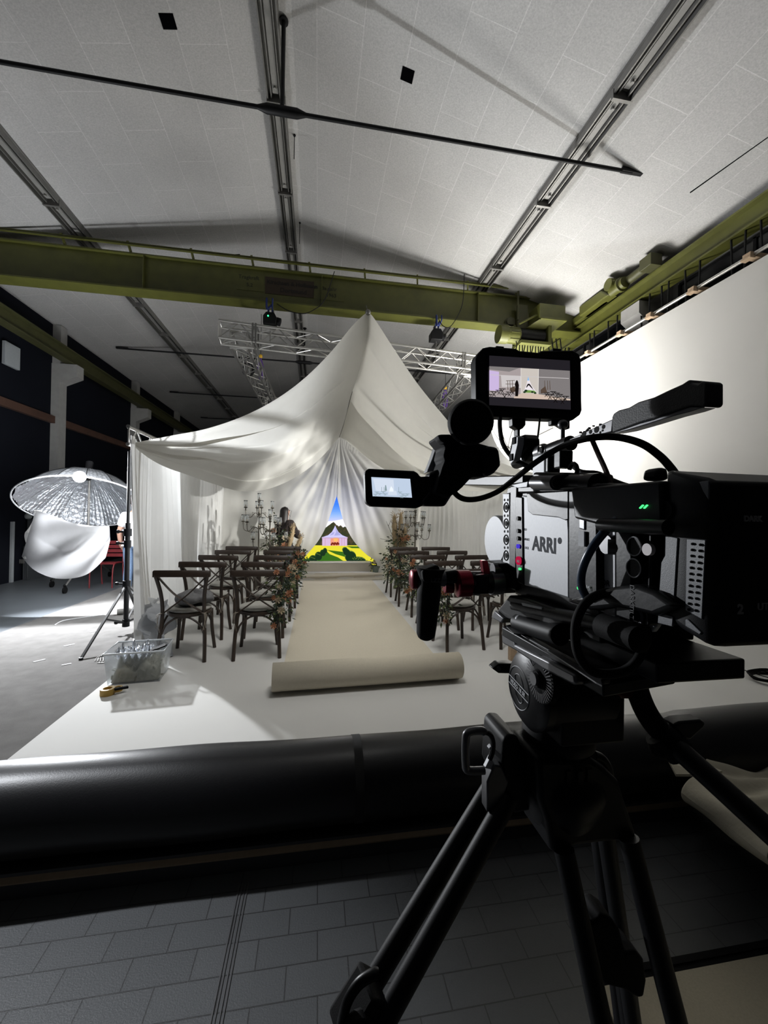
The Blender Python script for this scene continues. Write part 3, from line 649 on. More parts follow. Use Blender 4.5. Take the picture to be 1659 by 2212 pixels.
# ============================================================ black roll across the front
RL = thing('vinyl_roll', 'long black glossy vinyl roll lying across the front edge of the white floor', 'roll', (0,2.0,0))
ra, rb = V((-6.0,2.0,.20)), V((5.7,2.0,.20)); rr = .185
def rollf(u, v):
    p = ra.lerp(rb, u); an = 2*pi*v; wob = .004*sin(u*40+an*2)+.002*sin(u*97)
    rad = rr+wob+(.012 if p.x > 2.1 else 0)*max(0, cos(an-1.1)); return p + V((0, rad*cos(an), rad*sin(an)))
B().grid(rollf, 160, 36).build('roll_body', M_vinylb, RL, ang=3)
M_tape = mat('matt black tape', (.006,.006,.006), .85, noise=.1)
p = P(777,1680,Y=1.85); b = B(); ut = (p.x+6)/11.7
def bandf(u, v):
    q_ = rollf(ut+.0035*(u-.5), v); c_ = ra.lerp(rb, ut+.0035*(u-.5)); return c_+(q_-c_)*1.012
b.grid(bandf, 3, 40); b.build('tape_band', M_tape, RL, ang=3)
# boards and edge strips under it
M_edge = mat('worn grey floor edge', (.05,.05,.052), .6, noise=.15)
M_edgew = mat('brass floor edge strip', (.30,.22,.14), .5, metal=.3, noise=.15)
b = B().box((-6.2,1.88,-.1), (5.7,1.96,.008)); trim(b, M_edge, smooth=False)
b = B().prism([(-6.2,1.866,-.022),(5.7,1.866,-.022),(5.7,1.88,-.006),(-6.2,1.88,-.006)], (0,0,-.006)); trim(b, M_edgew, smooth=False)
# metal expansion joint in the tile floor
b = B()
for dx in (-.019,-.008,.006,.017): b.box((-.284+dx-.0025,-2.9,-.1), (-.284+dx+.0025,1.82,-.0965))
trim(b, M_graym, smooth=False)

# ============================================================ chairs
def tilt(base, m): return [m @ V(p) for p in base]
CH_LOC = {}
def make_chair(loc, label, group):
    t = thing('cross_back_chair', label, 'chair', (0,0,0), group)
    for s in (-1, 1):
        post = sm([(.225*s,-.245,0),(.215*s,-.215,.22),(.198*s,-.19,.46),(.205*s,-.215,.66),(.235*s,-.255,.83),(.247*s,-.262,.865)], 5)
        B().tube(post, .019, 8).build('back_leg', M_wood, t)
        leg = sm([(.165*s,.165,.44),(.170*s,.172,.25),(.195*s,.20,0)], 5); B().tube(leg, .0185, 8).build('front_leg', M_wood, t)
    rail = sm([(-.268,-.245,.873),(-.255,-.262,.878),(-.13,-.285,.882),(0,-.292,.883),(.13,-.285,.882),(.255,-.262,.878),(.268,-.245,.873)], 5)
    b = B(); n = len(rail); vs = []
    for i, p in enumerate(rail):
        e = min(1, .55+min(i, n-1-i)*.12); h = .033*e; w = .012
        for dy, dz in ((-w,-h),(w,-h),(w,h*.7),(0,h),(-w,h*.7)): vs.append(p+V((0,dy,dz)))
    k = 5; b.add(vs, [(i*k+j, i*k+(j+1) % k, (i+1)*k+(j+1) % k, (i+1)*k+j) for i in range(n-1) for j in range(k)]+[tuple(range(k)), tuple((n-1)*k+j for j in range(k-1,-1,-1))])
    b.build('top_rail', M_wood, t, ang=.9)
    for s in (-1, 1):
        dy = -.006*s; q = sm([(.222*s,-.25+dy,.84),(.08*s,-.262+dy,.69),(-.06*s,-.235+dy,.575),(-.19*s,-.195+dy,.475)], 5); B().tube(q, .018, 8, flat=.4).build('cross_brace', M_wood, t)
    pr = [(.0,0),(.20,0),(.215,.008),(.215,.03),(.2,.038),(0,.038)]; b = B().lathe(pr, (0,-.01,.435), (0,0,1), 28); b.build('seat', M_wood, t)
    for x0, y0, x1, y1 in ((-.2,-.2,.2,-.2),(-.17,.17,.17,.17),(-.205,-.2,-.168,.17),(.205,-.2,.168,.17)):
        q = sm([(x0,y0,.27),(x0+(x1-x0)*.1,y0+(y1-y0)*.1,.36),(x0+(x1-x0)*.32,y0+(y1-y0)*.32,.425),(x0+(x1-x0)*.5,y0+(y1-y0)*.5,.435),(x0+(x1-x0)*.68,y0+(y1-y0)*.68,.425),(x0+(x1-x0)*.9,y0+(y1-y0)*.9,.36),(x1,y1,.27)], 4)
        B().tube(q, .0105, 7).build('arched_brace', M_wood, t)
    b = B().lathe([(0,0),(.185,0),(.205,.01),(.208,.022),(.19,.034),(.1,.04),(0,.041)], (0,-.005,.472), (0,0,1), 26); cu = b.build('seat_cushion', M_cush, t)
    for s in (-1, 1):
        b = B()
        for q in range(3): b.tube(sm([(.2*s,-.21,.48),((.215+.01*q)*s,-.235,.46),((.225-.01*q)*s,-.245,.39-.03*q),((.235-.018*q)*s,-.25,.34-.02*q)], 4), .004, 5, flat=.4)
        b.tube([(.198*s+.02*cos(a*pi/5), -.192+.022*sin(a*pi/5), .478) for a in range(11)], .0045, 5)
        b.build('tie_ribbon', M_ribbon, cu)
    t.location = loc; return t
rows = [('front', 4.23), ('second', 4.98), ('third', 5.72), ('fourth', 6.45), ('back', 7.2)]
cols = [(-1.30, 'outer left column beside the left curtain'), (-.62, 'column just left of the aisle carpet'), (1.62, 'column just right of the aisle carpet'), (2.28, 'outer right column, partly behind the film camera')]
proto = None; rc = random.Random(5)
adj = {(0,0):(0,0),(0,1):(-.01,0),(1,0):(-.02,0)}
for ri, (rn, y) in enumerate(rows):
    for ci, (x, cn) in enumerate(cols):
        lab = 'dark wooden cross-back chair, %s row, %s' % (rn, cn)
        if (ri, ci) == (0, 0): lab = 'dark wooden cross-back chair with a bag on its seat, front row beside the left curtain'
        xx = x + ri*(.02 if ci < 2 else -.02) + rc.uniform(-.02, .02); yy = y + .245 + rc.uniform(-.03, .03)
        if proto is None: proto = make_chair((xx,yy,.012), lab, 'cross-back chairs in rows'); c = proto
        else: c = clone(proto); c.location = (xx,yy,.012)
        c['label'] = lab; c.rotation_euler.z = rc.uniform(-.09, .09) + (-.10 if ci == 0 else (.0 if ci == 1 else .06)); CH_LOC[(ri,ci)] = (xx, yy, c.rotation_euler.z)
# bag / folded cloth on the front left chair
x, y, _ = CH_LOC[(0,0)]
def bagf(u, v):
    th = 2*pi*u; ph = pi*(v-.5); r = 1+.12*sin(3*th+1)+.08*sin(5*th+7*v)
    return V((x+.03+.19*r*cos(th)*cos(ph), y+.0+.14*r*sin(th)*cos(ph), .60+.075*sin(ph)*(1+.3*sin(2*th))))
o = B().grid(bagf, 40, 16).build('cloth_bag', mat('grey crumpled fabric bag', (.15,.15,.155), .6, noise=.25, scale=25, bump=.7, bscale=30), ang=3); tag(o, 'grey crumpled bag lying on the front left chair seat', 'bag')
for v_ in o.data.vertices: v_.co.z = max(v_.co.z, .527)

# ============================================================ flowers
def rose(c, r, seed, d=(0,-1,.3)):
    b = B(); rnd = random.Random(seed); d = V(d).normalized(); u, w = basis(d)
    for ring, (rad, n, op) in enumerate(((.25,4,.15),(.5,5,.45),(.78,6,.8),(1.0,7,1.15))):
        for i in range(n):
            a0 = 2*pi*(i+.37*ring)/n + rnd.uniform(-.1, .1); wd = 2.4/n*1.35
            vs = []
            for iu in range(4):
                for iv in range(4):
                    al = a0+wd*(iu/3-.5)*(1.2-.3*iv/3); t = iv/3; rr_ = r*rad*(.35+.75*t+.15*op*t*t); h = r*(.95*t*(1.15-op*.45)-.25*ring*.3)
                    vs.append(c+u*cos(al)*rr_+w*sin(al)*rr_+d*h)
            b.add(vs, [(p*4+q, (p+1)*4+q, (p+1)*4+q+1, p*4+q+1) for p in range(3) for q in range(3)])
    b.ball(c+d*r*.3, r*.35, 8); return b
def leaf(b, c, d, l, w, rnd, mi=0):
    d = V(d).normalized(); x = d.cross(V((rnd.uniform(-1,1),rnd.uniform(-1,1),rnd.uniform(.2,1)))).normalized(); z = x.cross(d)
    b.add([c, c+d*l*.4+x*w*.5-z*w*.12, c+d*l*.5+z*w*.1, c+d*l*.4-x*w*.5-z*w*.12, c+d*l-z*w*.3], [(0,1,2),(0,2,3),(1,4,2),(2,4,3)], mi)
def foliage(pts, n, l, spread, seed, mi2=.25, flat=1.):
    rnd = random.Random(seed); b = B()
    for i in range(n):
        p = at(pts, rnd.random()); o = V((rnd.gauss(0,spread), rnd.gauss(0,spread)*flat, rnd.gauss(0,spread)))
        leaf(b, p+o*.8, o+V((rnd.uniform(-.05,.05),rnd.uniform(-.05,.05),rnd.uniform(-.06,.03))), l*rnd.uniform(.6,1.3), l*.6*rnd.uniform(.6,1.1), rnd, 1 if rnd.random() < mi2 else 0)
    for i in range(10):
        p = at(pts, rnd.random()); b.tube([p, p+V((rnd.gauss(0,spread*1.3), rnd.gauss(0,spread), rnd.gauss(0,spread*1.3)))], .003, 4)
    return b
def garland(loc, top, length, label, seed, nr, spread=.07, rr_=.032):
    t = thing('flower_garland', label, 'flower arrangement', loc, 'flower garlands on the aisle chairs'); rnd = random.Random(seed)
    pts = [V(loc)+V((rnd.uniform(-.01,.01), rnd.uniform(-.02,.02), -length*i/5)) for i in range(6)]
    foliage(pts, 190, .055, spread, seed).build('foliage', [M_leaf, M_leaf2], t, ang=3)
    for i in range(nr):
        p = at(pts, rnd.random()**1.3)+V((rnd.gauss(0,spread*.75), -spread*rnd.uniform(.6,1.1), rnd.gauss(0,spread*.6)))
        rose(p, rr_*rnd.uniform(.7,1.15), seed*50+i, (rnd.uniform(-.4,.4),-1,rnd.uniform(0,.6))).build('rose', M_peach if rnd.random() < .6 else M_cream, t, ang=3)
    B().tube([V(loc)+V((.03*cos(a*pi/6), .03*sin(a*pi/6), -length*.7)) for a in range(12)], .008, 6, closed=True).build('tie_band', M_fab, t)
gl = [('front', 0), ('second', 1), ('third', 2), ('fourth', 3), ('back', 4)]
for rn, ri in gl:
    x, y, _ = CH_LOC[(ri,1)]; garland((x+.25,y-.27,.84), 0, .42-.03*ri, 'flower garland of eucalyptus and peach roses on the %s row chair left of the aisle' % rn, 20+ri, 7 if ri < 3 else 5, spread=.065)
for rn, ri in gl:
    x, y, _ = CH_LOC[(ri,2)]; garland((x-.25,y-.27,.80), 0, .42, 'flower garland of eucalyptus and peach roses on the %s row chair right of the aisle' % rn, 40+ri, 6, spread=.065)

def arrangement(loc, label, seed, plumes, height, wid, twigs):
    t = thing('flower_arrangement', label, 'flower arrangement', loc); rnd = random.Random(seed); L = V(loc)
    b = B().lathe([(.09,0),(.11,.02),(.075,.14),(.12,.32),(.125,.33),(.1,.33)], loc, (0,0,1), 18); b.build('vase', M_candl, t)
    pts = [L+V((0,0,.34+.1*i*height)) for i in range(8)]
    foliage(pts, 420, .075, wid, seed, .3).build('foliage', [M_leaf, M_leaf2], t, ang=3)
    for i in range(13):
        p = L+V((rnd.gauss(0,wid*.8), -wid*rnd.uniform(.5,1.1), .42+rnd.random()*.7*height)); rose(p, .045*rnd.uniform(.7,1.2), seed*60+i).build('rose', M_cream if rnd.random() < .6 else M_peach, t, ang=3)
    for dx, z0, z1, r in plumes:
        c = sm([L+V((dx*.3,0,.4)), L+V((dx*.8,0,z0)), L+V((dx*1.1,rnd.uniform(-.05,.05),z1))], 12); n = len(c); rs = []
        for i in range(n): q = i/(n-1); rs.append(.004 if q < .35 else r*(sin(pi*min(1, (q-.35)/.65*.93+.04))**.7)*(1+.12*sin(i*2.1)))
        b = B().tube(c, rs, 10)
        for i in range(160):
            q = .4+.6*rnd.random(); p = at(c, q); d = V((rnd.gauss(0,1), rnd.gauss(0,1), rnd.uniform(.6,1.6))).normalized(); leaf(b, p+d*r*.6, d, r*1.3, r*.22, rnd)
        b.build('pampas_plume', M_pamp, t, ang=3)
    for k in range(twigs):
        an = rnd.uniform(-.3,.3); x = rnd.uniform(-.06,.06); h = rnd.uniform(.75,1.05)
        c = sm([L+V((x,0,.5)), L+V((x+an*.5+rnd.uniform(-.03,.03),rnd.uniform(-.05,.05),.5+h*.5)), L+V((x+an*1.1,rnd.uniform(-.08,.08),.5+h))], 5)
        b = B().tube(c, [.009*(1-.8*i/len(c)) for i in range(len(c))], 6)
        for q in (.55,.7,.85):
            p = at(c, q); b.tube([p, p+V((rnd.uniform(-.1,.1),rnd.uniform(-.04,.04),rnd.uniform(.08,.18)))], .0035, 5)
        b.build('twig', M_twig, t, ang=3)
c = P(600,1250,Y=8.0); arrangement((c.x-.02,7.95,.012), 'tall left arrangement of twigs, greenery and two leaning pampas plumes', 71, [(.28,.85,1.25,.045),(.42,.75,1.05,.045)], 1.05, .13, 5)
c = P(862,1250,Y=8.1); arrangement((c.x-.02,8.05,.012), 'tall right arrangement with pale pampas plumes and dark twigs, right of the stage', 73, [(-.10,.9,1.5,.055),(.02,.95,1.55,.05),(.1,.8,1.25,.06)], 1.1, .13, 4)
def bucket(px, py, y, label, seed):
    g = P(px, py, Y=y); t = thing('flower_bucket', label, 'flower pot', (g.x,y,g.z)); L = V((g.x,y,g.z)); rnd = random.Random(seed)
    B().lathe([(.10,0),(.105,.01),(.135,.15),(.14,.155),(.125,.15),(.1,.02)], L, (0,0,1), 22, cap=True).build('bucket', mat('sage green zinc', (.17,.21,.18), .6, noise=.1), t)
    foliage([L+V((-.1,0,.2)), L+V((.1,0,.24))], 200, .06, .07, seed, .7).build('foliage', [M_leaf, M_leaf2], t, ang=3)
    for i in range(12): rose(L+V((rnd.uniform(-.14,.14),-rnd.uniform(.0,.1),.2+rnd.random()*.14)), .028, seed*9+i).build('blossom', M_cream if rnd.random() < .8 else M_peach, t, ang=3)
bucket(815,1236,9.25, 'small sage green bucket of cream flowers standing at the right end of the stage step', 81)
bucket(640,1238,9.2, 'small bucket of cream flowers standing at the left end of the stage step', 83)

# ============================================================ candelabras
def candelabra(loc, h, label, seed, arms, r1=.24, tiers=2):
    t = thing('candelabra', label, 'candelabra', loc, 'tall silver candelabras'); L = V(loc)
    pr = [(.13,0),(.13,.012),(.06,.03),(.03,.06),(.055,.12),(.058,.40),(.03,.44),(.014,.5),(.02,.56),(.012,.62),(.012,h-.5),(.022,h-.47),(.012,h-.44),(.011,h-.25),(.024,h-.22),(.010,h-.18),(.012,h-.08),(.03,h-.06),(.008,h-.05),(.02,h-.02),(.028,h)]
    B().lathe(pr, loc, (0,0,1), 16).build('stem', M_candl, t)
    def holder(p, parent):
        b = B().lathe([(.035,-.05),(.006,-.045),(.012,-.03),(.006,-.015),(.034,.0),(.037,.01),(.010,.012),(.010,.0)], p, (0,0,1), 12); b.build('candle_cup', M_candl, parent)
        B().cyl(p+V((0,0,.01)), p+V((0,0,.055)), .012, 10).build('candle', M_cream, parent)
        o = B().lathe([(.018,.01),(.034,.03),(.038,.06),(.03,.1),(.036,.135)], p, (0,0,1), 14, cap=False).build('glass_shade', M_glass, parent, ang=3)
        md = o.modifiers.new('solid', 'SOLIDIFY'); md.thickness = .0018
    topc = B().cyl(L+V((0,0,h-.02)), L+V((0,0,h)), .012, 8).build('top_cup', M_candl, t); holder(L+V((0,0,h+.02)), topc)
    for k in range(tiers):
        zb = h-.26-.26*k; n = arms; rad = r1*(1 if k == 0 else 1.45)
        for i in range(n):
            an = 2*pi*(i+.5*k)/n+seed; d = V((cos(an), sin(an), 0))
            c = sm([L+V((0,0,zb)), L+d*rad*.3+V((0,0,zb+.045)), L+d*rad*.62+V((0,0,zb-.035)), L+d*rad*.93+V((0,0,zb-.01)), L+d*rad+V((0,0,zb+.09))], 5)
            b = B().tube(c, .0065, 6).tube(sm([L+d*rad*.35+V((0,0,zb+.04)), L+d*rad*.5+V((0,0,zb+.06)), L+d*rad*.48+V((0,0,zb+.02)), L+d*rad*.42+V((0,0,zb+.025))], 4), .004, 5); a_ = b.build('arm', M_candl, t)
            holder(L+d*rad+V((0,0,zb+.14)), a_)
c = P(558,1200,Y=7.75); candelabra((c.x,7.75,.012), 1.70, 'left tall silver candelabra with glass shades nearest the side curtain', .3, 4, r1=.24)
c = P(582,1200,Y=7.45); candelabra((c.x,7.45,.012), 1.40, 'shorter silver candelabra standing in front of the left flower arrangement', 1.1, 4, r1=.20)
c = P(896,1200,Y=8.0); candelabra((c.x,8.0,.012), 1.56, 'tall silver candelabra with two tiers of arms right of the aisle, against the curtain', .2, 5, r1=.2)
# ============================================================ people
def bake(o):
    dg = bpy.context.evaluated_depsgraph_get(); me = bpy.data.meshes.new_from_object(o.evaluated_get(dg)); o.modifiers.clear(); old = o.data; o.data = me; me.polygons.foreach_set('use_smooth', [True]*len(me.polygons)); return o
def skin_mesh(name, verts, edges, m, parent=None, sub=2, root=0):
    me = bpy.data.meshes.new(name); me.from_pydata([V(v[:3]) for v in verts], edges, []); me.materials.append(m)
    o = bpy.data.objects.new(name, me); COL.objects.link(o)
    s = o.modifiers.new('skin', 'SKIN'); s.use_smooth_shade = True
    for i, v in enumerate(verts):
        r = v[3]; r2 = v[4] if len(v) > 4 else r; me.skin_vertices[0].data[i].radius = (r, r2); me.skin_vertices[0].data[i].use_root = (i == root)
    u = o.modifiers.new('sub', 'SUBSURF'); u.levels = sub; u.render_levels = sub
    bake(o)
    if parent is not None: o.parent = parent; o.matrix_parent_inverse = PINV(parent)
    return o
def chain(vs, es, start, pts):
    k = start
    for p in pts: vs.append(p); es.append((k, len(vs)-1)); k = len(vs)-1
    return k
def hand(vs, es, wrist, d, side, curl=.5):
    """palm with four fingers and a thumb"""
    d = V(d).normalized(); w = V(vs[wrist][:3]); x = d.cross(V((0,1,.2))).normalized()*side; z = x.cross(d)
    pk = chain(vs, es, wrist, [(*(w+d*.045), .03, .014), (*(w+d*.085), .034, .013)])
    for i, l in enumerate((.85,1.,.93,.72)):
        o = w+d*.09+x*(.024-.016*i); q = [(*(o+d*.01), .0085)]
        for t in (.3,.65,1.): q.append((*(o+d*(.075*l*t)+z*(curl*.05*t*t)), .0078-.0012*t))
        chain(vs, es, pk, q)
    o = w+d*.03+x*.03; chain(vs, es, pk-1, [(*o, .011), (*(o+x*.02+d*.03), .0095), (*(o+x*.022+d*.055+z*.01), .008)])
def person(loc, rz, label, height, knit, legm, hairm, arms, shirt_len=0, longhair=True, shoe=None):
    t = thing('person', label, 'person', (0,0,0)); s = height/1.70
    vs = [(0,0,.95,.135,.095)]; es = []
    ch = chain(vs, es, 0, [(0,.0,1.08,.115,.085),(0,-.005,1.22,.14,.098),(0,0,1.36,.15,.09)]); nk = chain(vs, es, ch, [(0,.0,1.44,.058),(0,.01,1.50,.052)])
    hd = chain(vs, es, nk, [(0,.015,1.56,.07,.078),(0,.01,1.63,.078,.09),(0,.0,1.685,.05,.06)])
    for sd in (-1, 1):
        chain(vs, es, 0, [(.09*sd,0,.88,.098),(.10*sd,.01,.68,.08),(.10*sd,.015,.50,.06),(.105*sd,-.005,.33,.058),(.105*sd,-.015,.10,.038),(.105*sd,.0,.05,.04),(.11*sd,.13,.03,.034,.025)])
        a = arms[0 if sd < 0 else 1]; e = chain(vs, es, ch, [(.165*sd,0,1.37,.062),(*a[0],.048),(*a[1],.036),(*a[2],.027)]); dd = V(a[2])-V(a[1]); hand(vs, es, e, dd, sd)
    o = skin_mesh('body', vs, es, M_skin, t)
    # face
    b = B().prism([(-.013,.10,1.60),(.013,.10,1.60),(.004,.095,1.645),(-.004,.095,1.645)], (0,.02,0)); b.build('nose', M_skin, t)
    b = B()
    for x in (-.03,.03): b.ball((x,.088,1.645), .011, 8)
    b.box((-.02,.088,1.575), (.02,.096,1.581)); b.build('eyes_and_mouth', M_hair, t)
    b = B()
    for x in (-.08,.08): b.ball((x,.005,1.62), .024, 8, sc_=(.35,.6,1))
    b.build('ears', M_skin, t)
    # jumper / shirt: shell grown a little larger over torso and arms
    vs = [(0,0,1.0,.16,.12)]; es = []; c2 = chain(vs, es, 0, [(0,0,1.1,.15,.115),(0,-.005,1.22,.17,.125),(0,0,1.36,.178,.118)]); chain(vs, es, c2, [(0,.0,1.435,.07)])
    chain(vs, es, 0, [(0,0,.93,.15,.112)])
    for sd in (-1, 1):
        a = arms[0 if sd < 0 else 1]
        if shirt_len: chain(vs, es, c2, [(.168*sd,0,1.37,.088),(*(V((.168*sd,0,1.37)).lerp(V(a[0]), .75)),.082)])
        else: chain(vs, es, c2, [(.168*sd,0,1.37,.088),(*a[0],.078),(*a[1],.064),(*(V(a[1]).lerp(V(a[2]),.85)),.052)])
    skin_mesh('top', vs, es, knit, t)
    vs = [(0,0,.96,.142,.105)]; es = []; chain(vs, es, 0, [(0,0,1.03,.13,.1)])
    for sd in (-1, 1): chain(vs, es, 0, [(.09*sd,0,.88,.108),(.10*sd,.01,.68,.09),(.10*sd,.015,.50,.075),(.105*sd,-.005,.33,.075),(.105*sd,-.01,.12,.07)])
    skin_mesh('jeans', vs, es, legm, t)
    if longhair:
        def hf(u, v):
            th = 2*pi*u; z = 1.722-.50*v; r = .094*math.sqrt(max(0, 1-(1-min(1, v/.2))**2))*(1+.18*v) if v < .62 else .116*(1-(v-.62)*1.5)
            front = max(0, sin(th)); r2 = r*(1-.42*front*min(1, v*3)); return V((r2*cos(th)*1.0, -.02+r2*sin(th)*1.02-.03*v, z+.004*sin(th*14)))
        B().grid(hf, 32, 20).build('hair', hairm, t, ang=3)
    else: B().ball((0,-.012,1.645), .1, 16, sc_=(.9,1.02,1.05)).build('hair', hairm, t, ang=3)
    b = B()
    for sd in (-1, 1): b.ball((.108*sd,.06,.035), .06, 12, sc_=(.75,2.1,.62))
    b.build('shoes', shoe or M_tee, t)
    t.scale = (s,s,s); t.rotation_euler.z = rz; t.location = loc; return t
c = P(614,1260,Y=8.35)
armsL = [((-.27,.02,1.12),(-.16,.24,1.10),(.03,.26,1.16)), ((.29,.05,1.13),(.17,.26,1.08),(-.03,.27,1.14))]
person((c.x-.0,8.35,.012), -.75, 'person with long dark hair, dark jumper and blue jeans, arms folded before the back curtain', 1.60, M_knit, M_jean, M_hair, armsL)
armsR = [((-.26,-.01,1.10),(-.27,.04,.88),(-.25,.12,.74)), ((.26,-.01,1.12),(.22,.16,.98),(.08,.24,.98))]
c = P(291,1283,Y=7.7); person((c.x-.02,7.7,.0), -.2, 'person in white t-shirt and jeans outside the left tent curtain, behind the light stand', 1.75, M_tee, mat('light blue denim', (.13,.2,.32), .85, noise=.3, scale=40), M_hair, armsR, shirt_len=1, longhair=False)

# ============================================================ red chair, wall things at left
c = P(250,1250,Y=8.8); RCX = c.x-.15
M_rch = mat('worn red chair enamel', (.20,.02,.025), .5, noise=.3, scale=12)
t = thing('garden_chair', 'worn red metal slatted chair standing beside the person in the white t-shirt', 'chair', (RCX,8.8,0)); b = B()
for s in (-1, 1):
    B().tube(sm([(RCX+.2*s,9.02,0),(RCX+.2*s,8.97,.45),(RCX+.19*s,9.08,.86)], 5), .012, 8).build('back_leg', M_rch, t)
    B().tube(sm([(RCX+.2*s,8.55,0),(RCX+.2*s,8.6,.44),(RCX+.2*s,8.98,.45)], 5), .012, 8).build('front_leg', M_rch, t)
for k in range(4): B().box((RCX-.2,9.0+.02*k,.56+.085*k), (RCX+.2,9.012+.02*k,.625+.085*k)).build('back_slat', M_rch, t, smooth=False)
for k in range(5): B().box((RCX-.2,8.6+.075*k,.45), (RCX+.2,8.655+.075*k,.462)).build('seat_slat', M_rch, t, smooth=False)
M_gray = mat('grey enamel cabinet', (.045,.05,.055), .6, noise=.15); M_grayl = mat('light grey panel', (.30,.32,.33), .6, noise=.08)
def wallbox(name, label, cat, px0, py0, px1, py1, Y, m, dep=.5, doors=0):
    a, c = P(px0,py0,Y=Y), P(px1,py1,Y=Y); a.x = max(a.x, -6.1); z0 = 0 if c.z < .3 else c.z
    t = thing(name, label, cat, ((a.x+c.x)/2,Y,z0)); B().box((a.x,Y,z0), (c.x,Y+dep,a.z)).build('body', m, t, smooth=False, bevel=.008)
    for i in range(doors):
        w = (c.x-a.x)/doors; B().box((a.x+w*i+.02,Y-.015,z0+.05), (a.x+w*(i+1)-.02,Y,a.z-.04)).build('door', m, t, smooth=False)
        B().box((a.x+w*(i+1)-.08,Y-.03,z0+(a.z-z0)*.5), (a.x+w*(i+1)-.06,Y-.012,z0+(a.z-z0)*.62)).build('handle', M_steel, t, smooth=False)
wallbox('storage_cabinet', 'dark grey cabinet against the left wall under the reflector umbrella', 'cabinet', -60,1180,60,1245,9.6,M_gray,.5,3)
wallbox('electrical_box', 'grey box on the dark left wall behind the fallen diffusion cloth', 'box', 38,1122,80,1176,9.7,M_gray,.3,1)
wallbox('wall_panel', 'pale upright panel at the far left edge beside the cabinet', 'panel', -50,1126,6,1236,9.3,M_grayl,.06)
wallbox('vent_box', 'pale grey box mounted high on the left wall at the picture edge', 'box', -30,732,11,785,8.9,M_grayl,.4)
B_ = B().ball(P(61,1115,Y=9.75), .07, 12); tag(B_.build('lamp_globe', M_grayl), 'small pale globe standing on the grey box at left', 'lamp')

# ============================================================ light with umbrella at left
LY = 8.0
lamp = P(172,1027,Y=LY)
rc_ = P(181,1088,Y=LY-.2); nrm = V((.12,-.42,-.89)).normalized()      # umbrella opens down and towards us
ux = V((1,.05,-.02)); ux = (ux-nrm*ux.dot(nrm)).normalized(); uy = nrm.cross(ux)
if uy.z < 0: uy = -uy
RU, DU = .94, .60
UM = thing('umbrella_light', 'studio light with a large silver umbrella reflector and wheeled stand outside the tent at left', 'studio light', (lamp.x,LY,0))
def umb(u, v):
    th = 2*pi*u; seg = (u*16) % 1; rr_ = RU*v*(1-.035*sin(pi*seg)*v); w = .012*sin(seg*pi*10+v*3)*v
    return rc_ - nrm*(DU*(1-v*v)+w) + ux*(rr_*cos(th)) + uy*(rr_*sin(th))
B().grid(umb, 256, 26).build('reflector', M_foil, UM, ang=3, recalc=False)
b = B()
for k in range(16):
    th = 2*pi*k/16; b.tube([rc_-nrm*(DU*(1-v*v)+.012)+ux*(RU*v*cos(th))+uy*(RU*v*sin(th)) for v in [i/8 for i in range(9)]], .006, 5)
b.build('umbrella_ribs', M_blackst, UM)
b = B().tube([rc_+ux*(RU*cos(2*pi*i/64)*(1.01))+uy*(RU*sin(2*pi*i/64)*1.01) for i in range(64)], .012, 6, closed=True); b.build('umbrella_rim', M_tee, UM)
apex = rc_-nrm*DU
B().cyl(apex-nrm*.25, apex+nrm*.1, .06, 14).build('lamp_head', M_blackst, UM)
M_bulb = mat('burning lamp', (1,.93,.82), emit=60, noise=0)
bulb = P(172,1030,Y=LY-1.2); B().ball(bulb, .085, 18).build('lamp_bulb', M_bulb, UM)
B().cyl(apex+nrm*.05, bulb, .015, 8).build('lamp_stem', M_blackst, UM)
# diffusion cloth dropped from the rim
def onrim(th): return rc_+ux*(RU*cos(th))+uy*(RU*sin(th))
e0, e1 = P(77,1102,Y=LY-1.55), P(236,1136,Y=LY-1.55)
topc = sm([e0, P(110,1112,Y=LY-1.60), P(160,1130,Y=LY-1.62), P(205,1136,Y=LY-1.60), e1], 8)
mid = sm([P(66,1140,Y=LY-1.50), P(100,1175,Y=LY-1.70), P(145,1190,Y=LY-1.75), P(200,1180,Y=LY-1.70), P(240,1165,Y=LY-1.55)], 8)
botc = sm([P(47,1202,Y=LY-1.40), P(75,1232,Y=LY-1.55), P(125,1250,Y=LY-1.60), P(185,1242,Y=LY-1.60), P(228,1205,Y=LY-1.50)], 8)
def cloth(u, v):
    a, m_, c_ = at(topc,u), at(mid,u), at(botc,u); p = a*(1-v)*(1-v)+m_*2*v*(1-v)+c_*v*v
    p = p*.5+(a.lerp(m_, v*2) if v < .5 else m_.lerp(c_, v*2-1))*.5
    w = sin(pi*v)**.6*sin(pi*u)**.5; d = .022*sin(u*11+v*4)+.014*sin((u*.7+v*.5)*19+1)
    return p+V((0, -d*w*1.6, 0))
B().grid(cloth, 80, 50).build('diffusion_cloth', mat('thick white diffusion cloth', (.40,.40,.41), .9, noise=.03, transl=.10, spec=.1), UM, ang=3)
cloth2 = lambda u, v: V(at([e0+V((0,.1,0)), P(60,1150,Y=LY-1.0), P(47,1202,Y=LY-1.38)], v))*(1-u)+V(at([e0, P(84,1150,Y=LY-1.4), P(86,1215,Y=LY-1.45)], v))*u + V((0,.06*sin(v*9+u*7),0))
B().grid(cloth2, 16, 30).build('diffusion_flap', M_fab2, UM, ang=3)
b = B().cyl((apex.x,LY+.1,.35), (apex.x,LY+.1,apex.z-.1), .02, 10); b.build('stand_pole', M_steel, UM)
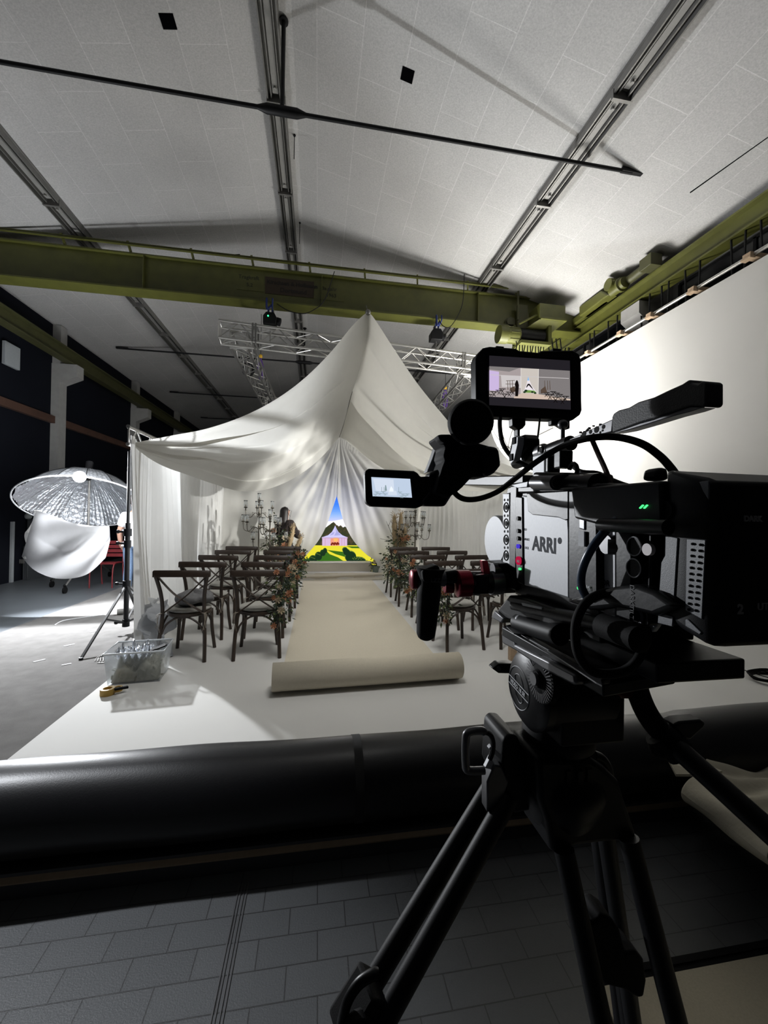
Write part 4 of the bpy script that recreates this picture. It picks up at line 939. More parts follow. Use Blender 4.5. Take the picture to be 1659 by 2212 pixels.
for fx, fy in ((140,1275),(237,1240),(112,1262)):
    f_ = P(fx, fy, Z=.06); b = B().cyl((apex.x,LY+.1,.7), f_+V((0,0,.06)), .016, 8); b.build('stand_leg', M_steel, UM)
    b = B().cyl(f_+V((-.015,0,0)), f_+V((.015,0,0)), .06, 14).ball(f_+V((0,0,.08)), .03, 8); b.build('wheel', M_rub, UM)

# ============================================================ black light stand in front of the curtain
LSY = 5.35; c = P(272,1345,Y=LSY); SX = c.x
LS = thing('light_stand', 'black three-legged light stand in front of the left tent curtain', 'light stand', (SX,LSY,0))
topz = P(280,975,Y=LSY).z
B().cyl((SX,LSY,.1), (SX,LSY,1.35), .028, 12).build('lower_column', M_blackst, LS)
B().cyl((SX,LSY,1.3), (SX,LSY,topz), .018, 10).build('upper_column', M_blackst, LS)
for py, r in ((1150,.045),(1175,.04),(1262,.045),(1345,.04)):
    z = P(275,py,Y=LSY).z; b = B().cyl((SX,LSY,z-.045), (SX,LSY,z+.045), r, 12).cyl((SX,LSY,z), (SX-.09,LSY-.02,z+.01), .012, 8).ball((SX-.1,LSY-.02,z+.01), .025, 8); b.build('collar', M_plas, LS)
zc = P(275,1262,Y=LSY).z
for fx, fy in ((175,1423),(322,1305),(330,1405)):
    g = P(fx, fy, Z=.015)
    b = B().bar((SX,LSY,zc), g, .022, .022).cyl(g+V((0,0,-.012)), g+V((0,0,.012)), .02, 8); b.build('leg', M_blackst, LS, smooth=False)
    m_ = V((SX,LSY,zc)).lerp(g, .52); b = B().bar((SX,LSY,.14), m_, .018, .018); b.build('leg_brace', M_blackst, LS, smooth=False)
# tube lying on the carpet behind it
b = B().lathe([(.04,0),(.04,1.0),(.034,1.0),(.034,0)], P(253,1322,Z=.05), V((.9,.35,.03)), 16, cap=False); tag(b.build('metal_tube', M_steel), 'grey metal tube lying on the carpet behind the black light stand', 'tube')
# ---- plastic sheet piled by the curtain foot
def sheet(u, v):
    a = P(300,1330,Y=5.0).lerp(P(352,1442,Y=4.35), u); c_ = P(330,1290,Y=5.2).lerp(P(366,1310,Y=4.5), u); p = a.lerp(c_, v)
    return p+V((.07*sin(u*8+v*9)+.04*sin(v*21+u*5), .06*sin(u*14+v*6), .03*sin(u*17)*sin(v*11)))
M_sheet = mat('crumpled plastic sheet', (.62,.64,.67), .3, noise=.06, transl=.35)
o = B().grid(sheet, 30, 24).build('plastic_sheet', M_sheet, ang=.3); tag(o, 'crumpled white plastic sheet bunched at the foot of the left curtain', 'plastic sheet')
for v_ in o.data.vertices: v_.co.z = max(.016, v_.co.z)
# ---- storage box
g0, g1 = P(232,1481,Z=.012), P(330,1462,Z=.012); dx = (g1-g0); w_ = .36; dirx = V((1,.10,0)).normalized(); diry = V((-.10,1,0)).normalized(); o0 = g0
BX = thing('storage_box', 'clear plastic storage box full of foil and flower scraps near the white floor edge', 'storage box', g0+dirx*.2+diry*.15)
W_, D_, H_ = .40, .30, .27
def q(x, y, z): k = 1+.14*z/H_; return o0+dirx*(W_/2+(x-.5)*W_*k)+diry*(D_/2+(y-.5)*D_*k)+V((0,0,z))
b = B(); b.add([q(0,0,0),q(1,0,0),q(1,1,0),q(0,1,0),q(0,0,H_),q(1,0,H_),q(1,1,H_),q(0,1,H_)], [(0,3,2,1),(0,1,5,4),(1,2,6,5),(2,3,7,6),(3,0,4,7)])
o = b.build('tub', M_clear, BX, smooth=False); md = o.modifiers.new('solid', 'SOLIDIFY'); md.thickness = .003
M_rim = mat('milky box rim', (.62,.65,.68), .3, noise=0)
B().tube([q(-.01,-.01,H_), q(1.01,-.01,H_), q(1.01,1.01,H_), q(-.01,1.01,H_)], .008, 6, closed=True).build('rim', M_rim, BX)
rnd = random.Random(9)
M_fluff = mat('grey green plant scraps', (.36,.35,.29), .95, noise=.4, scale=40, bump=1, bscale=120)
def pile(u, v):
    h = .13+.045*sin(u*9+1)*sin(v*7)+.03*sin(u*19+v*13)+.03*sin(v*23); e = min(1, 8*u*(1-u))*min(1, 8*v*(1-v)); p = q(.04+.92*u, .05+.9*v, .012+h*e); return p
b = B().grid(pile, 26, 20)
for i in range(130): p = pile(rnd.random(), rnd.random()); leaf(b, p, (rnd.gauss(0,1),rnd.gauss(0,1),.8), .05, .02, rnd)
tag(b.build('plant_scraps', M_fluff, ang=3), 'grey green heap of plant scraps filling the clear storage box', 'plant scraps', kind='stuff')
def foilf(u, v): return q(.12+.6*u, .1+.75*v, .235+.05*sin(u*14)*sin(v*11)+.03*sin(u*31+v*17))
tag(B().grid(foilf, 26, 22).build('foil_wrap', M_foil, ang=.2), 'crumpled silver foil on top inside the clear storage box', 'foil')
b = B().bar(q(.6,.2,.235), q(.95,.55,.27), .05, .012).bar(q(.8,.35,.25), q(.98,.35,.28), .03, .012); tag(b.build('black_gloves', M_rub, bevel=.004), 'black gloves lying on top of the clear storage box', 'gloves')
# tapes and knife
g = P(232,1500,Z=.012)
b = B().lathe([(.032,0),(.052,0),(.052,.05),(.032,.05),(.032,0)], g, (0,0,1), 28, cap=False)
M_tapey = mat('yellow masking tape', (.42,.26,.05), .6, noise=.1)
tag(b.build('tape_roll', M_tapey), 'yellow tape roll standing flat beside the storage box, left one', 'tape'); 
g2 = P(254,1492,Z=.012); b = B().lathe([(.022,0),(.036,0),(.036,.03),(.022,.03),(.022,0)], g2, (0,0,1), 24, cap=False)
tag(b.build('tape_roll', M_tapey), 'smaller yellow tape roll partly under the black utility knife', 'tape')
a, c = P(247,1489,Z=.06), P(277,1484,Z=.05); b = B().bar(a, c, .03, .018); tag(b.build('utility_knife', M_rub, bevel=.005), 'black utility knife resting on the small tape roll', 'knife')
# wire bits and paper scraps on the carpet
for k, (x0, y0, x1, y1, lab) in enumerate(((138,1396,161,1391,'white paper strip on grey carpet left of the light stand foot'), (72,1430,98,1424,'white paper strip on grey carpet furthest left'), (133,1437,154,1433,'white paper strip on grey carpet nearest the white floor'), (194,1366,216,1361,'white paper strip on grey carpet under the light stand leg'))):
    a, c = P(x0,y0,Z=.009), P(x1,y1,Z=.009); o = B().bar(a, c, .022, .003).build('paper_strip', M_tee, smooth=False); tag(o, lab, 'paper')
b = B().tube(sm([P(118,1350,Z=.01), P(135,1341,Z=.01), P(170,1335,Z=.01), P(215,1329,Z=.01), P(225,1328,Z=.01)], 6), .005, 5); tag(b.build('string', M_tee), 'thin white string on the grey carpet behind the light stand', 'string')
b = B()
for k in range(4): b.tube(sm([P(205+6*k,1428,Z=.012), P(212+4*k,1419-2*k,Z=.03), P(232,1420+k,Z=.02), P(228,1430,Z=.012), P(210+3*k,1432,Z=.012)], 5), .0035, 5)
tag(b.build('loose_wire', M_steel), 'thin loose wire coil on the carpet left of the storage box', 'wire')

# ============================================================ umbrella light at the right, mostly behind the film camera
RLp = P(1112,930,Y=6.7)
UR = thing('umbrella_light', 'second umbrella light glowing behind the film camera viewfinder, right of the tent', 'studio light', (RLp.x,6.7,0))
n2 = V((.75,.1,.55)).normalized(); x2, y2 = basis(n2)
def umb2(u, v): th = 2*pi*u; return RLp+V((.15,0,-.1)) - n2*(.35*(1-v*v)) + x2*(.8*v*cos(th)) + y2*(.8*v*sin(th))
B().grid(umb2, 48, 12).build('reflector', M_fab2, UR, ang=3)
b = B()
for k in range(8):
    th = 2*pi*k/8; b.tube([RLp+V((.15,0,-.1))-n2*(.35*(1-v*v)+.01)+x2*(.8*v*cos(th))+y2*(.8*v*sin(th)) for v in [i/8 for i in range(9)]], .006, 5)
b.build('umbrella_ribs', M_steel, UR)
B().cyl((RLp.x,6.7,0), (RLp.x,6.7,RLp.z-.3), .02, 10).build('stand_pole', M_blackst, UR)
for an in (0, 2.1, 4.2): B().bar((RLp.x,6.7,.7), (RLp.x+.5*cos(an),6.7+.5*sin(an),.01), .02, .02).build('stand_leg', M_blackst, UR, smooth=False)
B().ball(RLp+V((.5,0,.25)), .07, 14).build('lamp_bulb', M_bulb, UR)

# ============================================================ right front: fabric bundle, cables, beige mat
BY0 = 1.3
FB = thing('fabric_bundle', 'folded cream fabric bundle on a plastic wrapped pallet at the right front', 'fabric', (2.0,1.2,-.1))
FBc = mat('cream folded fabric', (.42,.39,.31), .95, noise=.08, scale=12, bump=.2, bscale=60)
R0_, R1_ = P(1494,1702,Y=1.55), P(1700,1850,Y=1.16)
def rolled(u, v):
    d = (R1_-R0_); th = 2*pi*v; uu_, ww_ = basis(d); r = .062*(min(1, (u*16)**.5))+.004*sin(th*3+u*8)
    return R0_+d*u+uu_*(r*cos(th)*1.15)+ww_*(r*sin(th))
B().grid(rolled, 60, 28).build('fabric_roll', FBc, FB, ang=3)
F00, F10, F01, F11 = P(1505,1668,Y=1.66), P(1760,1885,Y=1.2), P(1545,1625,Y=1.95), P(1860,1705,Y=1.65)
def flap(u, v):
    p = (F00*(1-u)+F10*u)*(1-v)+(F01*(1-u)+F11*u)*v
    return p+V((0,0,.035*sin(v*11+u*4)*v+.03*sin(u*6+v*5)-.05*(1-v)**4+.012*sin((u-v)*23)))
B().grid(flap, 60, 40).build('fabric_fold', FBc, FB, ang=3)
B().prism([P(x,y,Y=Y) for x,y,Y in ((1444,1641,1.75),(1490,1634,1.8),(1560,1665,1.7),(1530,1672,1.6),(1460,1672,1.68))], (0,0,-.012)).build('fabric_corner', FBc, FB, smooth=False)
W0, W1, W2, W3 = R0_+V((-.03,-.02,-.05)), R1_+V((-.02,-.03,-.05)), P(1476,1742,Z=-.06), P(1720,1930,Z=-.09)
def wrap(u, v): return (W0*(1-u)+W1*u)*(1-v)+(W2*(1-u)+W3*u)*v+V((.012*sin(u*31+v*4),.012*sin(u*17+v*6),.01*sin(u*23)*v))
B().grid(wrap, 60, 12).build('plastic_wrap', mat('thin cloudy plastic wrap', (.2,.2,.21), .2, noise=.1, alpha=.5), FB, ang=.4)
d = (P(1720,1930,Z=-.1)-P(1500,1760,Z=-.1)); d.z = 0; LL = d.length; d.normalize(); n_ = V((-d.y, d.x, 0)); a = P(1510,1775,Z=-.1)+n_*.06; a.z = -.1; b = B()
for k in range(3): q0 = a+n_*(.04+k*.24); b.bar(q0+V((0,0,.035)), q0+d*LL+V((0,0,.035)), .08, .07)
for k in range(6): q0 = a+d*(.05+k*LL/6); b.bar(q0+V((0,0,.08)), q0+n_*.58+V((0,0,.08)), .1, .02)
b.build('pallet', mat('grey weathered pallet wood', (.05,.045,.04), .9, noise=.3), FB, smooth=False)
a = P(1290,2150,Z=-.097); ye = P(1530,2092,Z=-.097).y
M_beige = mat('beige short pile mat', (.50,.45,.34), .98, noise=.12, scale=150, bump=.5, bscale=600)
tag(B().box((a.x-.0,-1.2,-.1), (3.2,ye,-.085)).build('floor_mat', M_beige, smooth=False, bevel=.003), 'beige mat on the dark tiles at the bottom right corner', 'mat')
tag(B().box((a.x-.0,ye+.002,-.1), (3.2,ye+.045,-.088)).box((a.x,ye+.018,-.088), (3.2,ye+.026,-.082)).build('rubber_strip', M_rub, smooth=False), 'dark rubber edge strip along the beige mat', 'strip')
def fcable(pts, r, lab, name='floor_cable'):
    tag(B().tube(sm([P(x,y,Z=.012+r) for x,y in pts], 7), r, 6).build(name, M_rub), lab, 'cable')
fcable([(1330,1375),(1395,1385),(1425,1391),(1455,1403),(1480,1409),(1520,1407),(1590,1425),(1700,1455)], .004, 'thin black cable on the white floor, the wavy lowest one')
fcable([(1380,1365),(1430,1383),(1480,1398),(1530,1413),(1590,1430),(1659,1447),(1720,1465)], .008, 'thick black cable on the white floor behind the battery')
fcable([(1400,1370),(1460,1388),(1520,1404),(1570,1420),(1659,1444),(1720,1458)], .005, 'thin black cable running along the thick cable on the white floor')
fcable([(1480,1385),(1545,1401),(1568,1407),(1600,1420),(1659,1436),(1720,1452)], .005, 'black cable carrying a small red tape flag on the white floor')
fcable([(1548,1417),(1566,1430),(1590,1441),(1640,1458),(1700,1475)], .004, 'thin black cable branching down to the coiled cable on the white floor')
p = P(1567,1406,Z=.03); tag(B().box(p+V((-.03,-.01,-.015)), p+V((.03,.01,.02))).build('red_tape_flag', mat('red tape', (.5,.02,.05), .6), smooth=False), 'small red tape flag on a cable on the white floor', 'tape')
cc = P(1668,1466,Z=.03); b = B()
for k in range(5): b.tube([cc+V((.17*(1+.06*k)*cos(a_*pi/12), .12*(1+.06*k)*sin(a_*pi/12), .008*k+.005*sin(a_+k))) for a_ in range(24)], .007, 6, closed=True)
tag(b.build('coiled_cable', M_rub), 'black cable coil lying on the white floor at the right edge', 'cable')
g = P(1113,1410,Y=3.9); tag(B().box((g.x-.05,3.9,.012), (g.x+.02,3.96,.20)).build('wooden_block', M_pale, smooth=False), 'small pale wooden block on the floor just left of the camera head', 'wood')
# ============================================================ film camera rig
CX = .31
FC = thing('film_camera', 'black film camera rig with top handle, monitor, viewfinder and large rear battery on the tripod', 'camera', P(1290,1300,X=.38))
def XP(x, y, X=CX): return P(x, y, X=X)
def side(name, pts, X, th, m, par=None, bevel=.0015, **k):
    """solid plate whose left face lies in the plane X"""
    return B().prism([XP(x,y,X) for x, y in pts], (th,0,0)).build(name, m, par or FC, bevel=bevel, **k)
def front(name, pts, Y, th, m, par=None, bevel=.0015, **k):
    """solid plate whose near face lies in the plane Y"""
    return B().prism([P(x,y,Y=Y) for x, y in pts], (0,th,0)).build(name, m, par or FC, bevel=bevel, **k)
def sbox(b, x0, y0, x1, y1, X, th):
    p, q_ = XP(x0,y0,X), XP(x1,y1,X); b.box((X, min(p.y,q_.y), min(p.z,q_.z)), (X+th, max(p.y,q_.y), max(p.z,q_.z))); return b
# --- body
yF, yB = XP(1112,1170).y, XP(1300,1170).y
zT, zB = XP(1112,1063).z, XP(1112,1284).z
b = B().box((CX,yB,zB), (CX+.135,yF,zT)); BODY = b.build('body', M_cam, FC, bevel=.004)
pan = side('side_panel', [(1127,1070),(1137,1072),(1224,1077),(1228,1150),(1228,1292),(1180,1276),(1132,1264),(1129,1180)], CX-.006, .006, M_silver)
side('panel_top_cover', [(1137,1066),(1227,1060),(1227,1122),(1220,1124),(1206,1118),(1150,1112),(1140,1104)], CX-.009, .004, M_cam, bevel=.001)
strip = side('button_strip', [(1113,1072),(1128,1074),(1129,1180),(1130,1264),(1116,1256),(1112,1170)], CX-.008, .008, M_cam)
M_rec = emis('record button', (.80,.12,.30), .7); M_gled = emis('green led', (.25,.95,.45), 2.2); M_vio = emis('violet led', (.25,.2,.75), 1.2)
for i, (px, py, r, m) in enumerate(((1121,1120,.0032,M_plas),(1121,1147,.0032,M_plas),(1121,1163,.0032,M_plas),(1121,1180,.0032,M_vio),(1122,1211,.0065,M_rec),(1125,1229,.0018,M_gled))):
    c = XP(px,py,CX-.008); B().cyl(c+V((-.003,0,0)), c+V((.002,0,0)), r, 16).build('button' if i < 4 else ('record_button' if i == 4 else 'status_light'), m, strip)
c = XP(1125,1215,CX-.0115); lettering('REC', XP(1117,1214,CX-.0115), (0,-1,0), (0,0,1), .0045, M_tee, strip)
M_logo = mat('grey logo print', (.15,.155,.165), .9, noise=0, spec=0)
def sidetext(txt, px, py, size, m, par, X=CX-.0062, **k): return lettering(txt, XP(px,py,X), (0,-1,0), (0,0,1), size, m, par, depth=.0001, **k)
sidetext('ARRI', 1150, 1187, .0275, M_logo, pan, bold=.0010)
c = XP(1209,1168,CX-.0061); B().lathe([(.0042,0),(.0042,.0002)], c, (-1,0,0), 20).build('logo_dot', M_logo, pan)
sidetext('ISO', 1132, 1146, .005, M_logo, pan); sidetext('WHITE', 1132, 1167, .005, M_logo, pan); sidetext('LOCK', 1132, 1185, .005, M_logo, pan)
# front bracket with keyed holes
fb = side('front_bracket', [(1086,1066),(1100,1066),(1101,1222),(1086,1216)], CX-.004, .012, M_silver, bevel=.001)
b = B()
for i, y in enumerate((1096,1131,1166,1200)):
    c = XP(1093,y,CX-.0045); b.cyl(c, c+V((.003,0,0)), .0042, 14)
    b.tube([c+V((0,.0078*cos(a),.0078*sin(a))) for a in [k*pi/10 for k in range(21)]], .0009, 4)
for y in (1080,1114,1148,1183):
    for x in (1089.5,1096.5): c = XP(x,y,CX-.0045); b.cyl(c, c+V((.003,0,0)), .0022, 10)
b.build('bracket_holes', M_rub, fb)
b = B(); sbox(b, 1102, 1050, 1113, 1276, CX-.006, .05); b.build('front_frame', M_cam, FC, smooth=False, bevel=.002)
c = XP(1092,1168,CX+.02); b = B().lathe([(0,0),(.043,.0),(.045,.003),(.045,.012),(0,.012)], c+V((-.012,.02,0)), (1,0,0), 36); b.build('focus_disc', M_silver, FC)
b = B().cyl(c+V((.07,.0,0)), c+V((.07,.10,0)), .036, 30).lathe([(.036,0),(.039,.01),(.039,.03),(.036,.04)], c+V((.07,.02,0)), (0,1,0), 30); b.build('lens', M_cam, FC)
# rear electronics block
zt, zb = XP(1300,1075).z, XP(1300,1345).z
b = B().box((CX+.004,XP(1425,1200).y,XP(1425,1345).z), (CX+.13,yB,XP(1300,1062).z)); b.build('rear_module', M_cam, FC, bevel=.003)
side('cable_plate', [(1290,1136),(1330,1140),(1330,1338),(1290,1318)], CX-.001, .006, M_silver)
side('cable_plate', [(1364,1146),(1402,1150),(1395,1352),(1362,1340)], CX-.001, .006, M_silver)
side('mount_plate', [(1408,1196),(1422,1200),(1418,1352),(1408,1366),(1396,1360),(1404,1300)], CX-.002, .006, M_silver)
side('black_column', [(1228,1060),(1288,1060),(1290,1320),(1228,1300)], CX-.010, .014, M_cam)
side('black_column', [(1329,1130),(1366,1130),(1362,1342),(1330,1330)], CX-.014, .018, M_cam)
side('black_column', [(1401,1130),(1409,1130),(1402,1350),(1396,1352)], CX-.010, .014, M_cam)
side('top_module', [(1232,1055),(1428,1038),(1432,1152),(1365,1150),(1300,1136),(1240,1120)], CX-.016, .06, M_cam, bevel=.003)
sv = side('side_socket', [(1250,1098),(1263,1100),(1263,1146),(1250,1142)], CX-.0115, .004, M_graym)
b = B()
for i in range(8): c = XP(1257,1150+i*4,CX-.012); b.box(c+V((-.001,-.005,-.001)), c+V((.001,.005,.0012)))
b.build('zigzag_label', M_tee, sv, smooth=False)
b = B(); c = XP(1370,1180,CX-.014); b.cyl(c, c+V((.02,0,0)), .009, 18).cyl(XP(1381,1180,CX-.006), XP(1381,1180,CX-.006)+V((.01,0,0)), .013, 18); b.build('cable_connector', M_plas, FC)
b = B(); c = XP(1369,1227,CX-.014); b.cyl(c, c+V((.02,0,0)), .009, 18).cyl(XP(1380,1225,CX-.006), XP(1380,1225,CX-.006)+V((.01,0,0)), .013, 18); b.build('cable_connector', M_plas, FC)
for px, py in ((1369,1180),(1368,1227)):
    c = XP(px,py,CX-.0145); B().tube([c+V((0,.0088*cos(k*pi/12),.0088*sin(k*pi/12))) for k in range(24)], .0006, 4, closed=True).build('connector_ring', M_silver, FC)
c = XP(1397,1187,CX-.016); B().lathe([(0,0),(.0055,.0),(.0055,.004),(0,.004)], c, (1,0,0), 18).build('white_cap', mat('white plastic cap', (.55,.5,.5), .5, noise=0), FC)
c = XP(1375,1330,CX-.003); rg = B()
for r, w in ((.0125,.0011),(.0098,.0012),(.0078,.0007)): rg.tube([c+V((-.002,r*cos(k*pi/16),r*sin(k*pi/16))) for k in range(32)], w, 5, closed=True, mi=0 if r > .012 else 1)
rg.lathe([(0,0),(.007,0),(.007,.003),(0,.003)], c+V((-.003,0,0)), (1,0,0), 20); rg.build('round_socket', [M_rub, M_silver], FC)
side('horizontal_rod_clamp', [(1300,1122),(1365,1126),(1365,1150),(1306,1148)], CX-.030, .03, M_cam, bevel=.004)
c = XP(1304,1134,CX-.028); B().cyl(c+V((0,.004,0)), c+V((0,-.075,0)), .0065, 16).build('cross_rod', M_cam, FC)
c = XP(1308,1176,CX-.012); b = B().cyl(c, c+V((.012,0,0)), .010, 16).cyl(c+V((-.002,-.006,-.002)), c+V((.01,-.016,-.002)), .008, 14); b.build('metal_plug', M_graym, FC)
lettering('DARKTILT', XP(1361,1262,CX-.0225), (0,0,-1), (0,-1,0), .007, mat('faint grey print', (.02,.02,.022), .6, noise=0), FC, depth=.0001)
lt = B(); c = XP(1397,1094,CX-.022)
for px in (1386,1395): p, q_ = XP(px-3,1098,CX-.0165), XP(px+4,1091,CX-.0165); lt.bar(p, q_, .0022, .001)
lt.build('status_light', M_gled, FC, smooth=False)
c = XP(1251,1270,CX-.011); B().ball(c, .0024, 10).build('status_light', M_gled, FC)
c = XP(1270,1271,CX-.0112); sidetext('M', 1266, 1274, .008, M_tee, FC, X=CX-.0115)
sidetext('IOR', 1296, 1262, .009, M_rub, FC, X=CX-.002); sidetext('IR', 1302, 1306, .012, M_tee, FC, X=CX-.002)
side('black_bridge', [(1225,1296),(1320,1268),(1368,1262),(1410,1276),(1460,1310),(1410,1330),(1362,1318),(1330,1312),(1268,1318)], CX-.022, .02, M_cam, bevel=.004)
# --- battery
X0 = .298; yb0, yb1 = P(1428,1200,X=X0).y, P(1545,1200,X=X0).y
zt_, zb_ = P(1545,1013,Y=yb1).z, P(1545,1401,Y=yb1).z
BT = B().prism([(X0+.02,yb0+.004,zb_+.012),(X0+.004,yb0,zb_+.012),(X0,yb0-.01,zb_+.012),(X0,yb1+.008,zb_+.0),(X0+.004,yb1+.002,zb_),(X0+.012,yb1,zb_),(X0+.19,yb1,zb_),(X0+.19,yb0+.004,zb_+.012)], (0,0,zt_-zb_-.008)).build('battery', M_plas, FC, bevel=.004, seg=3)
def bs(x, y): return P(x, y, X=X0-.001)
M_pl_lit = mat('battery plastic with painted lamplight', (.085,.09,.10), .45, noise=.25, scale=500, bump=.5, bscale=1800)  # black plastic; lamplight on the side patches is put into this grey
B().prism([bs(1437,1156),(bs(1464,1162)),bs(1455,1312),bs(1422,1300),bs(1428,1215),bs(1436,1200)], (.002,0,0)).build('lit_side_patch', M_pl_lit, BT, bevel=.0006)
B().prism([bs(1422,1322),bs(1454,1332),bs(1452,1354),bs(1420,1346)], (.002,0,0)).build('lit_side_patch', M_pl_lit, BT, bevel=.0006)
vp = B().prism([bs(1483,1164),bs(1524,1166),bs(1516,1338),bs(1480,1318)], (.0022,0,0)).build('lit_vent_panel', M_pl_lit, BT, bevel=.0005)
B().prism([bs(1480,1338),bs(1485,1337),bs(1515,1366),bs(1511,1371),bs(1480,1352)], (.0022,0,0)).build('lit_vent_panel', M_pl_lit, BT, bevel=.0005)
B().prism([bs(1510,1041),bs(1531,1038),bs(1530,1080),bs(1518,1060)], (.0018,0,0)).build('lit_vent_panel', M_pl_lit, BT, bevel=.0005)
b = B()
for i in range(12):
    for x, dy in ((1496-i*.75,0),(1513-i*.95,2)): c = P(x, 1175+i*12.9+dy, X=X0-.0016); b.ball(c, .0012, 8)
b.build('vent_holes', M_rub, vp)
M_btx = mat('dim grey battery print', (.2,.2,.2), .7, noise=0)
yq = yb1-.0006
lettering('DARK', P(1607,1126,Y=yq), (1,0,0), (0,0,1), .0062, M_btx, BT, bold=.0002); lettering('2', P(1593,1326,Y=yq), (1,0,0), (0,0,1), .0105, M_btx, BT, bold=.0003); lettering('UTI', P(1636,1318,Y=yq), (1,0,0), (0,0,1), .008, M_btx, BT)
front('top_knob', [(1418,1036),(1422,1010),(1444,1009),(1448,1038)], .36, .02, M_cam, bevel=.004)
c = P(1436,1102,X=X0-.001); B().lathe([(.006,0),(.008,-.001),(.008,.002)], c, (1,0,0), 20).build('battery_button', M_rub, BT)
# --- base: rods, dovetail, plate
b = B().cyl(XP(1112,1308,CX-.012), XP(1392,1368,CX-.012), .0085, 14); b.build('support_rod', M_cam, FC)
p0 = XP(1070,1300,.30); 
zr = XP(1300,1310).z
b = B().box((CX+.0,yB+.0,zB-.016), (CX+.12,yF-.01,zB)).box((CX+.01,XP(1400,1380).y,zB-.034), (CX+.11,yF-.02,zB-.014)); b.build('base_plate', M_cam, FC, smooth=False, bevel=.002)
side('rod_bracket', [(1066,1328),(1100,1286),(1140,1294),(1205,1318),(1232,1345),(1175,1352),(1100,1340)], CX-.018, .03, M_cam, bevel=.003)
side('clamp_lever', [(1060,1334),(1068,1318),(1088,1336),(1082,1346)], CX-.024, .02, M_graym, bevel=.002)
side('bracket_slot_plate', [(1126,1302),(1170,1312),(1170,1324),(1130,1312)], CX-.0195, .003, M_silver, bevel=.0005)
c = XP(1121,1338,CX-.02); B().ball(c, .006, 12).build('steel_ball', M_silver, FC)
b = B().cyl(XP(1120,1345,CX-.015), XP(1210,1372,CX-.015), .013, 16); b.build('knurled_bar', M_plas, FC)
b = B().lathe([(.0085,0),(.0125,.002),(.0125,.05),(.0085,.052)], XP(1300,1350,CX-.02), XP(1390,1384,CX-.02)-XP(1300,1350,CX-.02), 18); b.build('rod_end_sleeve', M_rub, FC)
# --- hand grip with red knobs to the left
GY = .62
def G(x, y, Y=GY): return P(x, y, Y=Y)
b = B().cyl(G(1000,1259), G(1115,1256), .0185, 22); b.build('grip_tube', M_cam, FC)
b = B().lathe([(0,0),(.0185,0),(.0215,.002),(.0215,.022),(.018,.024)], G(985,1261), G(1018,1260)-G(985,1261), 26); b.build('red_knob', M_red, FC)
b = B().lathe([(0,0),(.013,0),(.0155,.002),(.0155,.018),(.012,.02)], G(887,1251), G(912,1251)-G(887,1251), 24); b.build('red_knob', M_red, FC)
b = B().lathe([(0,0),(.009,0),(.010,.001),(.010,.014)], G(960,1268,.63), G(980,1268,.63)-G(960,1268,.63), 20); b.build('red_knob', M_red, FC)
for q0, q1, r_ in (((908,1251),(960,1250),.0125),((1017,1260),(1032,1260),.0195),((1058,1259),(1082,1258),.0195)): B().cyl(G(*q0), G(*q1), r_, 22).build('grey_collar', M_graym, FC)
front('grip_rosette', [(1028,1243),(1058,1240),(1058,1284),(1022,1284),(1030,1262)], GY-.022, .03, M_cam, bevel=.003)
front('grip_arm', [(950,1238),(985,1232),(1010,1240),(1030,1244),(1028,1262),(955,1262)], GY-.004, .03, M_cam, bevel=.005)
front('red_lever', [(1042,1211),(1054,1211),(1060,1240),(1046,1242)], GY-.014, .012, M_red, bevel=.001)
b = B().cyl(G(1064,1229), G(1078,1228), .010, 18); b.build('small_knob', M_graym, FC)
front('cage_foot', [(1076,1218),(1112,1216),(1116,1280),(1104,1276),(1082,1244)], GY-.01, .05, M_cam, bevel=.004)
gp = sm([G(930,1226,.60), G(928,1262,.60), G(925,1300,.60), G(922,1340,.60), G(920,1368,.60), G(920,1383,.60)], 5); n = len(gp)
hr = [.0285,.0265,.024,.0225,.0215,.0215,.022,.0225,.0225,.022,.0215,.0215,.021,.0205,.020,.0195,.019,.0185,.0182,.018,.0178,.0165,.015,.012,.008,.003]
b = B().tube(gp, [hr[min(i, len(hr)-1)]*1.0 for i in range(n)], 24, flat=.8); b.build('hand_grip', M_rub, FC)
front('grip_head', [(912,1232),(948,1220),(954,1236),(948,1252),(944,1262),(916,1258)], .578, .03, M_rub, bevel=.004)
lettering('LZZ', P(931,1258,Y=.572), (1,0,0), (0,0,1), .008, M_graym, FC)
# --- top plate, brackets
side('top_plate', [(1096,1052),(1120,1044),(1160,1040),(1290,1046),(1290,1064),(1112,1066),(1092,1070)], CX-.004, .11, M_cam, bevel=.003)
side('top_plate_edge', [(1104,1048),(1140,1040),(1138,1052),(1118,1054)], CX-.008, .004, M_silver, bevel=.0005)
side('top_bracket', [(1000,1030),(1130,1026),(1130,1044),(1080,1050),(1000,1048)], CX+.01, .02, M_cam, bevel=.002)
side('top_bracket', [(1150,1020),(1218,1020),(1220,1044),(1290,1044),(1290,1058),(1150,1060)], CX-.01, .07, M_cam, bevel=.004)
b = B().lathe([(.0,0),(.0095,0),(.0095,-.05),(.0,-.05)], XP(1202,1043,CX-.016), XP(1202,1043,CX-.016)-XP(1186,1043,CX-.016), 20); b.build('bracket_tube', M_graym, FC)
c = XP(1203,1043,CX-.018); B().cyl(c+V((0,-.0008,0)), c+V((0,.002,0)), .0065, 18).build('tube_bore', M_rub, FC)
b = B().cyl(XP(1215,1042,CX+.0), XP(1290,1046,CX+.0), .0105, 16).cyl(XP(1270,1048,CX+.0), XP(1292,1048,CX+.0), .0135, 16); b.build('side_knob', M_cam, FC)
